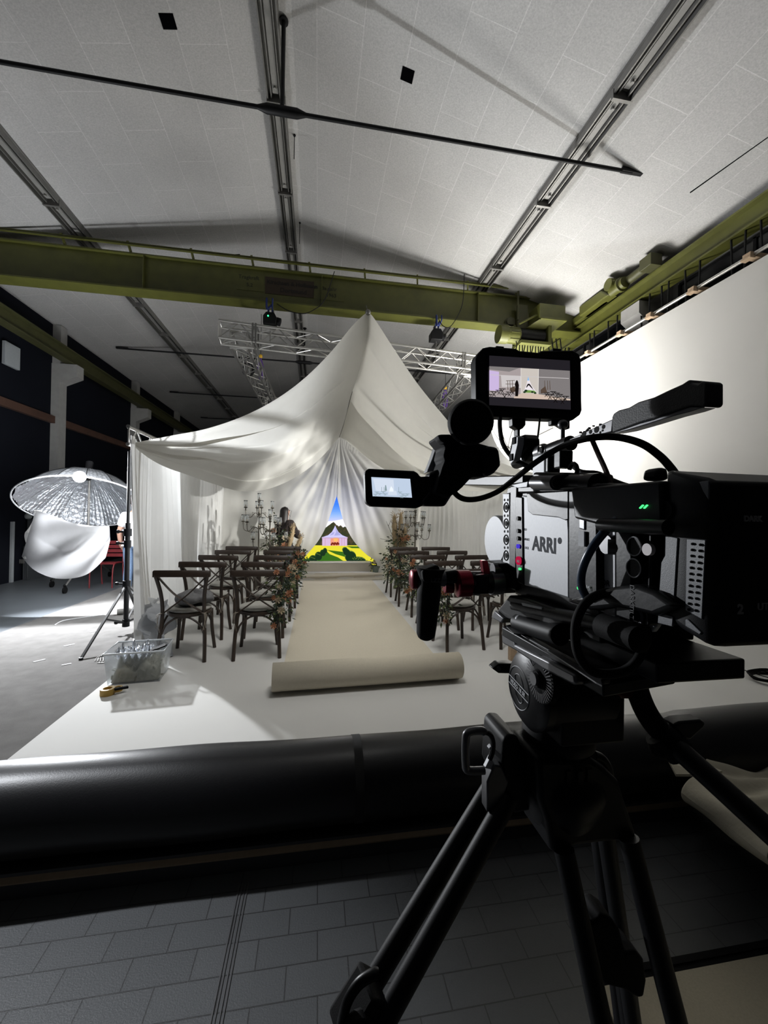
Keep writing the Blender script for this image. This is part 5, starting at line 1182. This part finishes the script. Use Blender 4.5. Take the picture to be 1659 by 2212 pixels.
c = XP(1238,1030,CX+.01); B().tube([c+V((0,.008*cos(a_),.008+.009*sin(a_))) for a_ in [.2+k*.42 for k in range(13)]], .0028, 6).build('open_ring', M_cam, FC)
b = B(); sbox(b, 1150, 985, 1176, 1030, CX+.02, .02); b.build('handle_post', M_silver, FC, smooth=False, bevel=.002)
b = B(); sbox(b, 1178, 985, 1184, 1020, CX+.02, .02); sbox(b, 1196, 975, 1210, 1010, CX+.02, .02); b.build('handle_post', M_cam, FC, smooth=False, bevel=.002)
# --- top handle
HX = .37
def HP(x, y): return P(x, y, X=HX)
b = B().cyl(HP(1115,1000), HP(1233,957), .0115, 20); b.build('handle_tube', M_cam, FC)
M_hand = mat('black knurled handle plastic', (.010,.010,.011), .6, noise=.3, scale=200, bump=.6, bscale=500)
def hside(name, pts, X, th, m, **k): return B().prism([P(x,y,X=X) for x, y in pts], (th,0,0)).build(name, m, FC, **k)
hs = hside('handle_section', [(1229,948),(1325,903),(1322,934),(1290,942),(1240,955),(1229,958)], HX-.009, .018, M_graym, bevel=.002)
b = B()
for x, y, r in ((1261,937,.0042),(1288,928,.0045),(1275,933,.0028),(1303,922,.0028),(1252,934,.0016),(1255,942,.0016),(1256,948,.0015),(1266,930,.0015),(1271,925,.0016),(1270,944,.0015),(1280,920,.0012),(1281,938,.0018),(1296,934,.0015),(1301,930,.0015),(1295,917,.0015),(1268,927,.0012)):
    c = P(x, y, X=HX-.0095); b.cyl(c, c+V((.003,0,0)), r, 14)
b.build('handle_holes', M_rub, hs)
def hx(pts): return [(1321+(x-1321)*.83 if x > 1321 else x, y) for x, y in pts]
hside('handle_grip', hx([(1321,902),(1325,893),(1338,886),(1365,880),(1390,868),(1430,858),(1470,842),(1505,829),(1523,819),(1527,828),(1545,830),(1556,822),(1567,826),(1567,872),(1560,879),(1524,877),(1480,890),(1430,905),(1395,913),(1340,930),(1322,935)]), HX-.010, .020, M_hand, bevel=.003)
hside('handle_underside', hx([(1322,936),(1395,914),(1430,906),(1480,891),(1524,878),(1558,880),(1530,888),(1480,899),(1420,915),(1360,930)]), HX-.008, .016, M_graym, bevel=.001)
for px, py in ((1136,987),(1170,972)):
    c = P(px, py, X=HX-.0115); b = B().lathe([(.0125,-.008),(.0125,.008)], HP(px,py+4), HP(1233,957)-HP(1115,1000), 20, cap=False); b.build('handle_collar', M_graym, FC)
    b = B().cyl(c+V((-.002,0,0)), c+V((.002,0,0)), .0045, 14).tube([c+V((-.002,.0078*cos(k*pi/10),.0078*sin(k*pi/10))) for k in range(6,16)], .0009, 4); b.build('collar_screw', M_rub, FC)
hside('front_clamp', [(1104,958),(1106,946),(1112,941),(1119,944),(1118,960),(1110,995),(1103,1002),(1099,985)], HX-.030, .012, M_silver, bevel=.001)
b = B()
for px, py in ((1110,952),(1104,988)): c = P(px,py,X=HX-.031); b.box(c+V((-.001,-.005,-.006)), c+V((.001,.005,.006)))
b.build('clamp_slots', M_rub, FC, smooth=False)
hside('mount_arm', [(1112,945),(1132,938),(1138,948),(1138,968),(1125,982),(1112,990)], HX-.018, .025, M_cam, bevel=.003)
# --- on-camera monitor
MY = .70
def MP(x, y, k=0): return P(x, y, Y=MY-.0006*k)
mon = [(1028,775),(1032,764),(1044,751),(1058,748),(1115,752),(1122,757),(1165,761),(1170,757),(1238,756),(1252,764),(1256,778),(1257,820),(1257,858),(1258,886),(1254,896),(1238,908),(1222,906),(1098,901),(1060,899),(1036,890),(1029,870)]
MON = B().prism([MP(x,y) for x,y in mon], (0,.028,0)).build('monitor', M_plas, FC, bevel=.003, seg=3)
B().prism([MP(x,y,1) for x,y in ((1050,764),(1236,775),(1238,890),(1052,880))], (0,.0004,0)).build('screen_glass', mat('black screen glass', (.004,.004,.005), .12, noise=0), MON, smooth=False)
mm = []
def ME(n_, c, st=1.0): mm.append(emis('mon '+n_, c, st)); return len(mm)-1
iB, iW, iW2, iM, iM2, iD, iBr, iBl, iGr, iTe, iHe, iWo, iLi, iLv = ME('bar',(.14,.13,.15)), ME('grey',(.66,.62,.62)), ME('grey dark',(.50,.48,.48)), ME('centre',(.80,.77,.74)), ME('centre edge',(.93,.91,.89)), ME('dark',(.08,.06,.06)), ME('brown',(.35,.29,.25)), ME('blue',(.55,.74,.92)), ME('green',(.45,.60,.30)), ME('tent',(.93,.90,.92)), ME('hedge',(.14,.22,.13)), ME('floor',(.82,.74,.68)), ME('light',(.80,.78,.78)), ME('lavender',(.80,.72,.88))
b = B()
def mp(pts, mi, k): b.poly([MP(x,y,k) for x,y in pts], mi)
mp([(1057,768),(1231,779),(1233,885),(1057,875)], iB, 3)
mp([(1057,791),(1231,801),(1232,865),(1057,857)], iW, 4)
mp([(1164,797),(1231,801),(1232,865),(1162,861)], iW2, 5)
mp([(1057,791),(1122,795),(1100,803),(1057,798)], iW2, 5)
mp([(1057,800),(1078,803),(1078,845),(1057,843)], iLv, 5); mp([(1082,810),(1125,812),(1125,838),(1084,836)], iLi, 5)
mp([(1125,795),(1163,797),(1162,861),(1125,860)], iM, 6)
mp([(1060,809),(1229,817),(1229,818.2),(1060,810.2)], iLi, 7)
mp([(1163,797),(1164,797),(1163,861),(1162,861)], iM2, 7); mp([(1125,795),(1126,795),(1126,860),(1125,860)], iM2, 7)
mp([(1128,849),(1160,851),(1232,862),(1232,865),(1110,860),(1110,857)], iWo, 8)
mp([(1141,813),(1144,822),(1148,832),(1160,849),(1130,848),(1137,832)], iTe, 8); mp([(1141,813),(1143.5,822),(1138.8,822)], iBl, 9)
mp([(1137,835),(1140,829),(1144,829),(1149,836),(1154,845),(1150,840),(1142,832),(1137,838)], iD, 9); mp([(1135,842),(1155,844),(1159,849),(1130,848)], iGr, 9)
for x, y, r in ((1136,844,3.5),(1150,847,3),(1133,847,3),(1156,849,3)): b.poly([MP(x+r*cos(a_*pi/5),y+.7*r*sin(a_*pi/5),11) for a_ in range(10)], iHe)
def ch(x, y, s_): 
    mp([(x-s_,y),(x+s_,y+.6),(x+s_*.85,y+2.2),(x-s_*.85,y+1.6)], iD, 12); mp([(x-s_*.6,y+1),(x-s_*.4,y+1),(x+s_*.5,y+s_*1.3),(x+s_*.3,y+s_*1.3)], iD, 12); mp([(x+s_*.6,y+1),(x+s_*.4,y+1),(x-s_*.5,y+s_*1.3),(x-s_*.3,y+s_*1.3)], iD, 12)
for x, y, s_ in ((1085,839,8),(1078,842,8),(1067,845,9),(1100,846,8),(1108,842,8),(1060,851,5),(1090,850,9),(1195,845,7),(1203,848,7),(1210,851,7),(1221,855,9),(1188,851,9),(1180,847,8),(1200,857,10),(1215,861,9)): ch(x, y, s_)
mp([(1115,822),(1117,821),(1119,824),(1121,832),(1120,845),(1119,856),(1113,856),(1113,835),(1112,830)], iD, 13)
for x in (1096,1101,1106,1182,1187,1176): mp([(x,822),(x+1,822),(x+2,842),(x+.5,842)], iBr, 12)
mp([(1093,822),(1112,821),(1112,822),(1093,823)], iBr, 12); mp([(1092,829),(1112,829),(1112,830),(1092,830)], iBr, 12)
mp([(1102,838),(1112,834),(1114,846),(1103,848)], iBr, 12); mp([(1168,842),(1178,834),(1182,848),(1168,850)], iBr, 12)
b.build('screen_picture', mm, MON, smooth=False, recalc=False)
lettering('SMALLHD', MP(1128,887,2), (1,0,.0), (0,0,1), .0062, mat('dim monitor print', (.03,.03,.03), .5, noise=0), MON)
b = B()
for x0, x1, y in ((1073,1090,752),(1196,1214,757)): b.box(MP(x0,y)+V((0,.002,-.001)), MP(x1,y)+V((0,.02,.004)))
b.build('monitor_buttons', M_cam, MON, smooth=False, bevel=.001)
front('monitor_mount', [(1107,902),(1136,903),(1136,918),(1130,925),(1124,928),(1124,944),(1119,944),(1119,926),(1108,920)], MY+.008, .018, M_cam, bevel=.002)
front('monitor_socket', [(1192,905),(1232,907),(1232,926),(1222,928),(1206,918),(1192,918)], MY+.01, .014, M_cam, bevel=.002)
c = P(1216,917,Y=MY-.01); b = B().ball(c, .0095, 20).cyl(c, c+V((0,0,-.028)), .004, 12); b.build('ball_joint', M_graym, FC)
# --- viewfinder with flip-out screen
VY = .56
def VP(x, y, Y=VY): return P(x, y, Y=Y)
c0 = VP(1018,912,.50); axv = (CAM-c0); axv = V((-.30,-1,-.22)).normalized()
prof = [(0,0),(.027,0),(.0295,.004),(.0305,.012),(.0295,.022),(.026,.032),(.0225,.040),(.0235,.046),(.0225,.050),(.0235,.056),(.0225,.062),(.022,.09),(0,.09)]
EV = B().lathe(prof, c0, -axv, 36).build('viewfinder', M_rub, FC)
c1 = VP(984,950,.53); 
front('viewfinder_body', [(945,943),(950,938),(972,938),(1000,948),(1045,960),(1062,965),(1078,972),(1082,1005),(1068,1022),(1052,1030),(1020,1030),(1000,1052),(984,1066),(968,1075),(940,1064),(956,1010),(962,994),(958,985),(963,965),(950,950)], .545, .05, M_rub, EV, bevel=.005)
front('viewfinder_wheel', [(1046,968),(1056,962),(1064,964),(1076,966),(1080,980),(1083,1002),(1076,1014),(1060,1028),(1046,1026)], .535, .03, M_plas, EV, bevel=.004)
front('viewfinder_flange', [(946,939),(970,938),(974,948),(962,958),(950,950)], .53, .02, M_rub, EV, bevel=.002)
front('silver_side', [(922,1020),(934,990),(944,960),(950,951),(960,962),(960,980),(958,990),(962,1000),(955,1014),(935,1018)], .60, .02, M_silver, EV, bevel=.001)
front('viewfinder_arm', [(928,1022),(940,1016),(958,1010),(975,1040),(990,1050),(962,1094),(914,1093),(912,1080),(930,1060)], .565, .03, M_cam, EV, bevel=.004)
FLIP = front('flip_screen', [(788,1024),(790,1016),(797,1012),(895,1017),(904,1022),(908,1030),(928,1028),(932,1090),(914,1092),(908,1095),(900,1098),(802,1094),(792,1088),(790,1080)], VY+.01, .022, M_plas, EV, bevel=.003, seg=3)
b = B(); fm = []
def FE(n_, c): fm.append(emis('flip '+n_, c, 1.05)); return len(fm)-1
fA, fB, fC, fD = FE('base',(.74,.80,.88)), FE('light',(.82,.86,.92)), FE('line',(.52,.60,.62)), FE('white',(.93,.96,.98))
def fp(pts, mi, k): b.poly([P(x,y,Y=VY+.0094-.0005*k) for x,y in pts], mi)
fp([(802,1030.5),(886,1034.5),(890,1075),(805,1072)], fA, 0); fp([(806,1034),(850,1036),(852,1064),(812,1060)], fB, 1)
fp([(840,1060),(856,1060),(858,1070),(838,1069)], fB, 2); fp([(845,1050),(849,1056),(850,1062),(841,1062),(842,1056)], fD, 3)
for x, y in ((814,1062),(820,1065),(828,1061),(832,1066),(811,1067),(864,1062),(870,1066),(876,1069),(868,1071),(880,1066)):
    fp([(x-5,y),(x+5,y+.5),(x+5,y+1.3),(x-5,y+.8)], fC, 4); fp([(x-3,y+1),(x-2,y+1),(x+3,y+5),(x+2,y+5)], fC, 4); fp([(x+3,y+1),(x+2,y+1),(x-3,y+5),(x-2,y+5)], fC, 4)
for x in (824,829,833,861): fp([(x,1052),(x+.8,1052),(x+.8,1062),(x,1062)], fC, 4)
fp([(832,1048),(834,1048),(836,1060),(831,1060)], fC, 5)
b.build('screen_picture', fm, FLIP, smooth=False, recalc=False)
# --- cables on the camera
def ccab(name, pts, r, m=M_rub, n=8): return B().tube(sm([P(x,y,Y=Y) for x,y,Y in pts], 8), r, n).build(name, m, FC)
ccab('viewfinder_cable', [(975,1055,.57),(990,1072,.57),(1010,1079,.57),(1040,1076,.58),(1075,1062,.58),(1110,1036,.56),(1160,997,.52),(1215,964,.48),(1270,947,.44),(1330,944,.42),(1385,958,.40),(1425,985,.39),(1450,1012,.38),(1462,1030,.375)], .0042)
ccab('monitor_cable', [(1080,898,.70),(1080,925,.70),(1086,958,.69),(1104,985,.68),(1130,1003,.66),(1160,1014,.64)], .0042)
ccab('monitor_cable', [(1166,903,.70),(1164,925,.70),(1161,948,.68),(1158,965,.66)], .0018)
ccab('top_cable', [(1196,992,.60),(1222,1000,.58),(1255,1018,.54),(1290,1022,.50),(1320,1036,.47),(1350,1048,.44),(1392,1060,.41)], .0032)
ccab('top_cable', [(1296,1046,.52),(1310,1052,.50),(1324,1060,.49)], .0025)
ccab('brown_cable', [(1278,948,.47),(1292,980,.47),(1310,1020,.46),(1322,1058,.45)], .0032, mat('red brown cable', (.045,.018,.014), .5))
ccab('blue_cable', [(1430,1066,.335),(1385,1088,.345),(1340,1115,.36),(1305,1150,.365),(1275,1190,.37),(1258,1230,.38),(1256,1265,.385),(1268,1292,.39)], .0042, M_blue, 12)
ccab('loop_cable', [(1345,1285,.37),(1310,1280,.37),(1270,1298,.37),(1247,1335,.37),(1243,1380,.37),(1252,1420,.365),(1280,1450,.36),(1320,1456,.355),(1358,1444,.35),(1385,1410,.345),(1398,1360,.345),(1400,1335,.345)], .0046, M_rub, 12)
ccab('thin_cable', [(1263,1180,.42),(1268,1200,.42),(1272,1225,.41)], .0012)
ccab('signal_cable', [(1314,1180,.41),(1310,1205,.40),(1298,1228,.40),(1288,1238,.40)], .003)
ccab('connector_loop', [(1364,1160,.375),(1382,1152,.37),(1402,1160,.365),(1410,1168,.36)], .003)

# ============================================================ tripod
TP = thing('camera_tripod', 'black twin-tube camera tripod with fluid head standing under the film camera', 'tripod', (.34,.55,-.1))
TX = .288
def tside(name, pts, X, th, m, par=None, bevel=.0015, **k): return B().prism([P(x,y,X=X) for x, y in pts], (th,0,0)).build(name, m, par or TP, bevel=bevel, **k)
zpl = 1.324
def ZP(x, y, z=zpl): return P(x, y, Z=z)
# sliding plate (horizontal)
b = B().prism([P(1084,1353,Z=1.335),P(1100,1348,Z=1.335),P(1440,1440,Z=1.335),P(1460,1475,Z=1.318)+V((0,0,.012)),P(1304,1478,Z=1.330)], (0,0,-.014)); b.build('sliding_plate', M_cam, TP, bevel=.002)
tside('plate_edge', [(1085,1352),(1098,1354),(1302,1466),(1300,1480),(1082,1372)], TX-.002, .010, M_cam, bevel=.002)
for pts in (((1094,1353),(1112,1356),(1136,1370),(1110,1368)),((1182,1404),(1204,1405),(1297,1464),(1300,1480),(1288,1474))):
    b = B().prism([P(x,y,Z=1.3375) for x,y in pts], (0,0,-.0015)); b.build('index_strip', M_graym, TP, smooth=False)
tside('plate_side_rail', [(1082,1362),(1108,1372),(1112,1392),(1170,1420),(1240,1456),(1243,1478),(1236,1480),(1172,1446),(1110,1404),(1084,1390)], TX-.008, .03, M_graym, bevel=.003)
tside('plate_ridge', [(1262,1400),(1400,1424),(1412,1434),(1416,1454),(1380,1452),(1300,1420)], TX+.055, .012, M_cam, bevel=.003)
b = B()
for x, y in ((1313,1422),(1330,1430),(1345,1438)): c = P(x,y,Z=1.3355); b.cyl(c, c+V((0,0,.001)), .006 if x != 1330 else .004, 16)
b.build('plate_holes', M_rub, TP)
# head
c = P(1142,1490,X=TX); R0 = abs(P(1142,1405,X=TX).z-P(1142,1572,X=TX).z)/2
HD = B().cyl(c, c+V((.10,0,0)), R0*.98, 40).box(c+V((.02,-.045,-.055)), c+V((.11,.05,.055))).build('fluid_head', M_plas, TP, bevel=.003)
b = B().lathe([(0,0),(R0*.86,0),(R0,.006),(R0,.016)], c+V((-.006,0,0)), (1,0,0), 44); b.build('side_disc', M_cam, HD)
lc = P(1120,1486,X=TX-.0065); M_wh = mat('white printed mark', (.55,.56,.58), .5, noise=0)
rl = .0285
b = B().tube([lc+V((0,rl*cos(k*pi/20),rl*sin(k*pi/20))) for k in range(40)], .0007, 4, closed=True)
dv = V((0,-1,-.12)).normalized(); pv = V((0,-.12,1)).normalized()
b.bar(lc-dv*.0275+pv*.0055, lc+dv*.0275+pv*.0055, .0012, .0012).bar(lc-dv*.0275-pv*.0055, lc+dv*.0275-pv*.0055, .0012, .0012)
b.tube(sm([lc-dv*.010+pv*.0055, lc-dv*.012+pv*.013, lc-dv*.002+pv*.0185, lc+dv*.008+pv*.013, lc+dv*.012+pv*.0055], 5), .0006, 4)
b.tube(sm([lc-dv*.012-pv*.0055, lc-dv*.004-pv*.014, lc+dv*.006-pv*.0185, lc+dv*.013-pv*.013, lc+dv*.010-pv*.0055], 5), .0006, 4)
b.build('round_emblem', M_wh, HD)
lettering('VIDEO 18 SII', lc-dv*.0225-pv*.0026+V((-.0005,0,0)), dv, pv, .0076, M_wh, HD, bold=.0001)
kc = P(1157,1466,X=TX-.010); b = B().lathe([(0,0),(.010,0),(.012,.004),(.030,.006),(.031,.014),(0,.014)], kc, (1,0,0), 40); DI = b.build('brake_dial', M_rub, HD)
b = B()
for k in range(40):
    a_ = 2*pi*k/40; d_ = V((0,cos(a_),sin(a_))); b.bar(kc+V((.0045,0,0))+d_*.018, kc+V((.0045,0,0))+d_*.029, .0011, .0012)
b.build('dial_teeth', M_graym, DI, smooth=False)
B().lathe([(0,0),(.008,0),(.008,.004)], kc+V((-.004,0,0)), (1,0,0), 18).build('dial_hub', M_graym, DI)
lettering('SPEED BALANCE', P(1217,1517,Y=.475), (1,0,0), (0,0,1), .0068, mat('dim grey print', (.06,.06,.06), .5, noise=0), HD, shear=.2)
front('head_body', [(1208,1452),(1285,1475),(1306,1482),(1309,1500),(1306,1522),(1296,1542),(1276,1550),(1250,1556),(1212,1560)], .478, .10, M_plas, HD, bevel=.006, seg=3)
front('front_lever', [(1064,1445),(1078,1434),(1110,1434),(1122,1442),(1122,1456),(1078,1455)], .60, .018, M_cam, HD, bevel=.002)
c = P(1078,1445,Y=.598); B().cyl(c, c+V((0,.003,0)), .0035, 12).build('lever_screw', M_graym, HD)
# neck, clamp ring and bowl
def ringc(py, Y=.55, px=1205): return P(px, py, Y=Y)
n0, n1 = ringc(1545), ringc(1700)
Hn = n0.z-n1.z
b = B().lathe([(.047,0),(.049,Hn*.12),(.051,Hn*.18),(.051,Hn*.32),(.048,Hn*.36),(.051,Hn*.42),(.051,Hn*.66),(.046,Hn*.72),(.049,Hn*.8),(.05,Hn*1.0)], n0, (0,0,-1), 44)
for k in range(20):
    a_ = 2*pi*k/20; p = n0+V((.0505*cos(a_),.0505*sin(a_),-Hn*.55)); b.box(p-V((.004,.004,.009)), p+V((.004,.004,.009)))
b.build('level_ring', M_plas, TP)
b = B().lathe([(.053,0),(.062,.01),(.066,.03),(.060,.055),(.05,.075),(0,.08)], ringc(1640), (0,0,-1), 44); b.build('bowl', M_cam, TP)
# shoulders
front('shoulder', [(1082,1690),(1088,1600),(1098,1588),(1120,1590),(1134,1640),(1150,1665),(1170,1690),(1160,1750),(1110,1760)], .53, .07, M_plas, TP, bevel=.008, seg=3)
front('shoulder', [(1160,1640),(1280,1640),(1310,1660),(1340,1690),(1352,1730),(1376,1800),(1378,1815),(1250,1830),(1192,1848),(1182,1780),(1165,1730)], .50, .08, M_plas, TP, bevel=.008, seg=3)
front('shoulder_plate', [(1052,1690),(1068,1652),(1084,1656),(1100,1690),(1080,1748),(1052,1756)], .525, .02, M_graym, TP, bevel=.002)
b = B().tube(sm([P(x,y,Y=.52) for x,y in ((1283,1632),(1300,1640),(1312,1660),(1316,1680))], 5), .007, 10); b.build('bubble_housing', M_cam, TP)
front('shoulder_slot', [(1216,1764),(1255,1759),(1253,1763),(1220,1769)], .4985, .002, M_graym, TP, bevel=.0003)
# D shaped bowl lock handle at left
b = B().tube(sm([P(x,y,Y=.53) for x,y in ((1046,1664),(1012,1664),(1006,1650),(1006,1600),(1012,1582),(1040,1578),(1046,1583))], 5), .0055, 10); b.build('lock_handle', M_graym, TP)
b = B().tube(sm([P(x,y,Y=.53) for x,y in ((1044,1581),(1058,1586),(1065,1602),(1064,1622),(1058,1640))], 5), .0035, 8); b.build('lock_lever', M_cam, TP)
front('lock_tongue', [(1056,1618),(1062,1612),(1086,1632),(1084,1644)], .528, .008, M_silver, TP, bevel=.001)
front('lock_tongue', [(1048,1660),(1060,1636),(1072,1656),(1066,1664)], .528, .008, M_silver, TP, bevel=.001)
# legs: each a pair of upper tubes, a locking clamp and a lower tube
def ext(a, c, z=-.085): d = c-a; return c+d*((z-c.z)/d.z)
def tleg(pairs, clamp_t, r=.0135, extra=None):
    g = thing_part = bpy.data.objects.new('leg', None)
    return g
def legset(t1, t2, clamp, knob):
    (a0, a1), (b0, b1) = t1, t2
    A0, A1, B0, B1 = P(*a0[:2],Y=a0[2]), P(*a1[:2],Y=a1[2]), P(*b0[:2],Y=b0[2]), P(*b1[:2],Y=b1[2])
    e1, e2 = ext(A0,A1,.42), ext(B0,B1,.42)
    L = B().cyl(A0, e1, .0135, 14).cyl(B0, e2, .0135, 14).build('leg', M_plas, TP)
    m0, m1 = (e1+e2)/2, None; d = ((A1+B1)-(A0+B0)).normalized()
    lo = A0.lerp(B0,.5)+d*.15; foot = (e1+e2)/2; foot = foot+d*((-.085-foot.z)/d.z)
    s_ = (e1+e2)/2-d*.40
    B().cyl(s_, foot, .012, 12).ball(foot+V((0,0,.01)), .022, 10).build('lower_tube', M_cam, L)
    b = B().bar(e1+d*.0, e2+d*.0, .05, .05); b.build('spreader_clamp', M_rub, L, bevel=.006)
    if clamp:
        c = P(*clamp[:2], Y=clamp[2]); b = B().bar(c-d*.03, c+d*.03, .05, .03).cyl(c+V((.0,-.012,0)), c+V((0,-.03,0)), .02, 16)
        b.build('leg_clamp', M_rub, L, bevel=.005)
    return L
legset(((1062,1700,.56),(752,2212,.50)), ((1100,1720,.53),(826,2212,.47)), (775,2180,.485), None)
legset(((1218,1835,.50),(1300,2212,.455)), ((1358,1810,.50),(1462,2212,.455)), None, None)
L3 = legset(((1300,1740,.60),(1352,2100,.62)), ((1285,1740,.63),(1330,2100,.66)), None, None)
# locking lever of the front leg
b = B().prism([P(x,y,Y=.50) for x,y in ((1268,1995),(1290,1990),(1296,1978),(1308,1976),(1325,1988),(1340,2010),(1345,2030),(1352,2060),(1375,2055),(1392,2075),(1398,2120),(1392,2155),(1380,2158),(1350,2140),(1310,2130),(1290,2100),(1276,2040))], (0,.035,0)); b.build('clamp_lever', M_rub, TP, bevel=.008, seg=3)
b = B().tube(sm([P(x,y,Y=.475) for x,y in ((738,2212),(750,2165),(775,2125),(805,2105),(815,2104))], 5), .006, 10); b.build('clamp_lever', M_cam, TP)
# pan bar
front('pan_bar_socket', [(1308,1484),(1375,1480),(1385,1502),(1362,1512),(1345,1512),(1330,1505),(1318,1500)], .46, .03, mat('dark red anodised aluminium', (.05,.004,.006), .4, metal=.5), TP, bevel=.005, seg=3)
pb = sm([P(x,y,Y=Y) for x,y,Y in ((1374,1478,.47),(1380,1500,.465),(1392,1530,.46),(1410,1560,.455),(1436,1590,.45))], 6)
PBN = B().tube(pb, .0135, 18).build('pan_bar', M_rub, TP)
pe0, pe1 = P(1436,1592,Y=.448), P(1700,1830,Y=.345); B().cyl(pe0, pe1, .0125, 18).build('bar_extension', M_plas, PBN)
B().cyl(P(1420,1582,Y=.452), P(1468,1625,Y=.44), .0185, 20).ball(P(1428,1612,Y=.45), .015, 12).build('bar_clamp', M_rub, PBN)
b = B().prism([P(x,y,Y=.44) for x,y in ((1454,1568),(1470,1560),(1516,1556),(1526,1562),(1522,1572),(1492,1600),(1478,1596))], (0,.02,0)); b.build('clamp_wing', M_plas, PBN, bevel=.003)

# ============================================================ lights
def light(kind, name, loc, power, size=.1, col=(1,1,1), aim=None, ang=None, blend=.5):
    l = bpy.data.lights.new(name, kind); l.energy = power; l.color = col
    if kind == 'AREA': l.shape = 'DISK'; l.size = size
    else: l.shadow_soft_size = size
    if ang: l.spot_size = ang; l.spot_blend = blend
    o = bpy.data.objects.new(name, l); COL.objects.link(o); o.location = loc
    if aim is not None: o.rotation_euler = (V(aim)-V(loc)).to_track_quat('-Z', 'Y').to_euler()
    return o
light('SPOT', 'umbrella_lamp_light', bulb+V((0,-.14,-.03)), 900, .05, (.93,.96,1), aim=bulb+V((1.0,-1.2,-.75)), ang=2.75, blend=.35)
light('POINT', 'umbrella_lamp_spill', bulb+V((0,-.14,.12)), 140, .25, (.93,.96,1))
light('POINT', 'right_umbrella_light', RLp+V((.1,.5,.1)), 350, .45, (1,.985,.95))
light('SPOT', 'high_side_lamp', (-4.2,2.6,5.2), 1250, .08, (.92,.95,1), aim=(-1.2,1.15,-.1), ang=.5, blend=.8)
gl_ = light('SPOT', 'leaf_pattern_spot', (2.6,5.3,2.25), 700, .05, (1,.99,.95), aim=(-1.5,9.1,1.9), ang=.75, blend=.8)
gl_.data.use_nodes = True; nt = gl_.data.node_tree; em = nt.nodes['Emission']; tc = nt.nodes.new('ShaderNodeTexCoord'); tn_ = nt.nodes.new('ShaderNodeTexNoise'); mr = nt.nodes.new('ShaderNodeMapRange')
tn_.inputs['Scale'].default_value = 9; tn_.inputs['Detail'].default_value = 1; nt.links.new(tc.outputs['Normal'], tn_.inputs['Vector']); nt.links.new(tn_.outputs['Fac'], mr.inputs['Value'])
mr.inputs['From Min'].default_value = .38; mr.inputs['From Max'].default_value = .6; mr.inputs['To Min'].default_value = .45; mr.inputs['To Max'].default_value = 1.1; nt.links.new(mr.outputs[0], em.inputs['Strength'])
ll_ = light('AREA', 'added_overhead_fill', (.4,2.7,4.9), 20, 1.2, (1,.985,.95), aim=(.4,5.6,0)); ll_.data.spread = 1.5  # added fill without a fixture, brightens the tent floor and aisle
light('AREA', 'screen_glow', (.57,9.68,1.2), 6, 1.0, (.95,.92,.95), aim=(.5,5,1))
w = bpy.data.worlds.new('hall air'); sc.world = w; w.use_nodes = True
w.node_tree.nodes['Background'].inputs[0].default_value = (.5,.52,.55,1); w.node_tree.nodes['Background'].inputs[1].default_value = .02
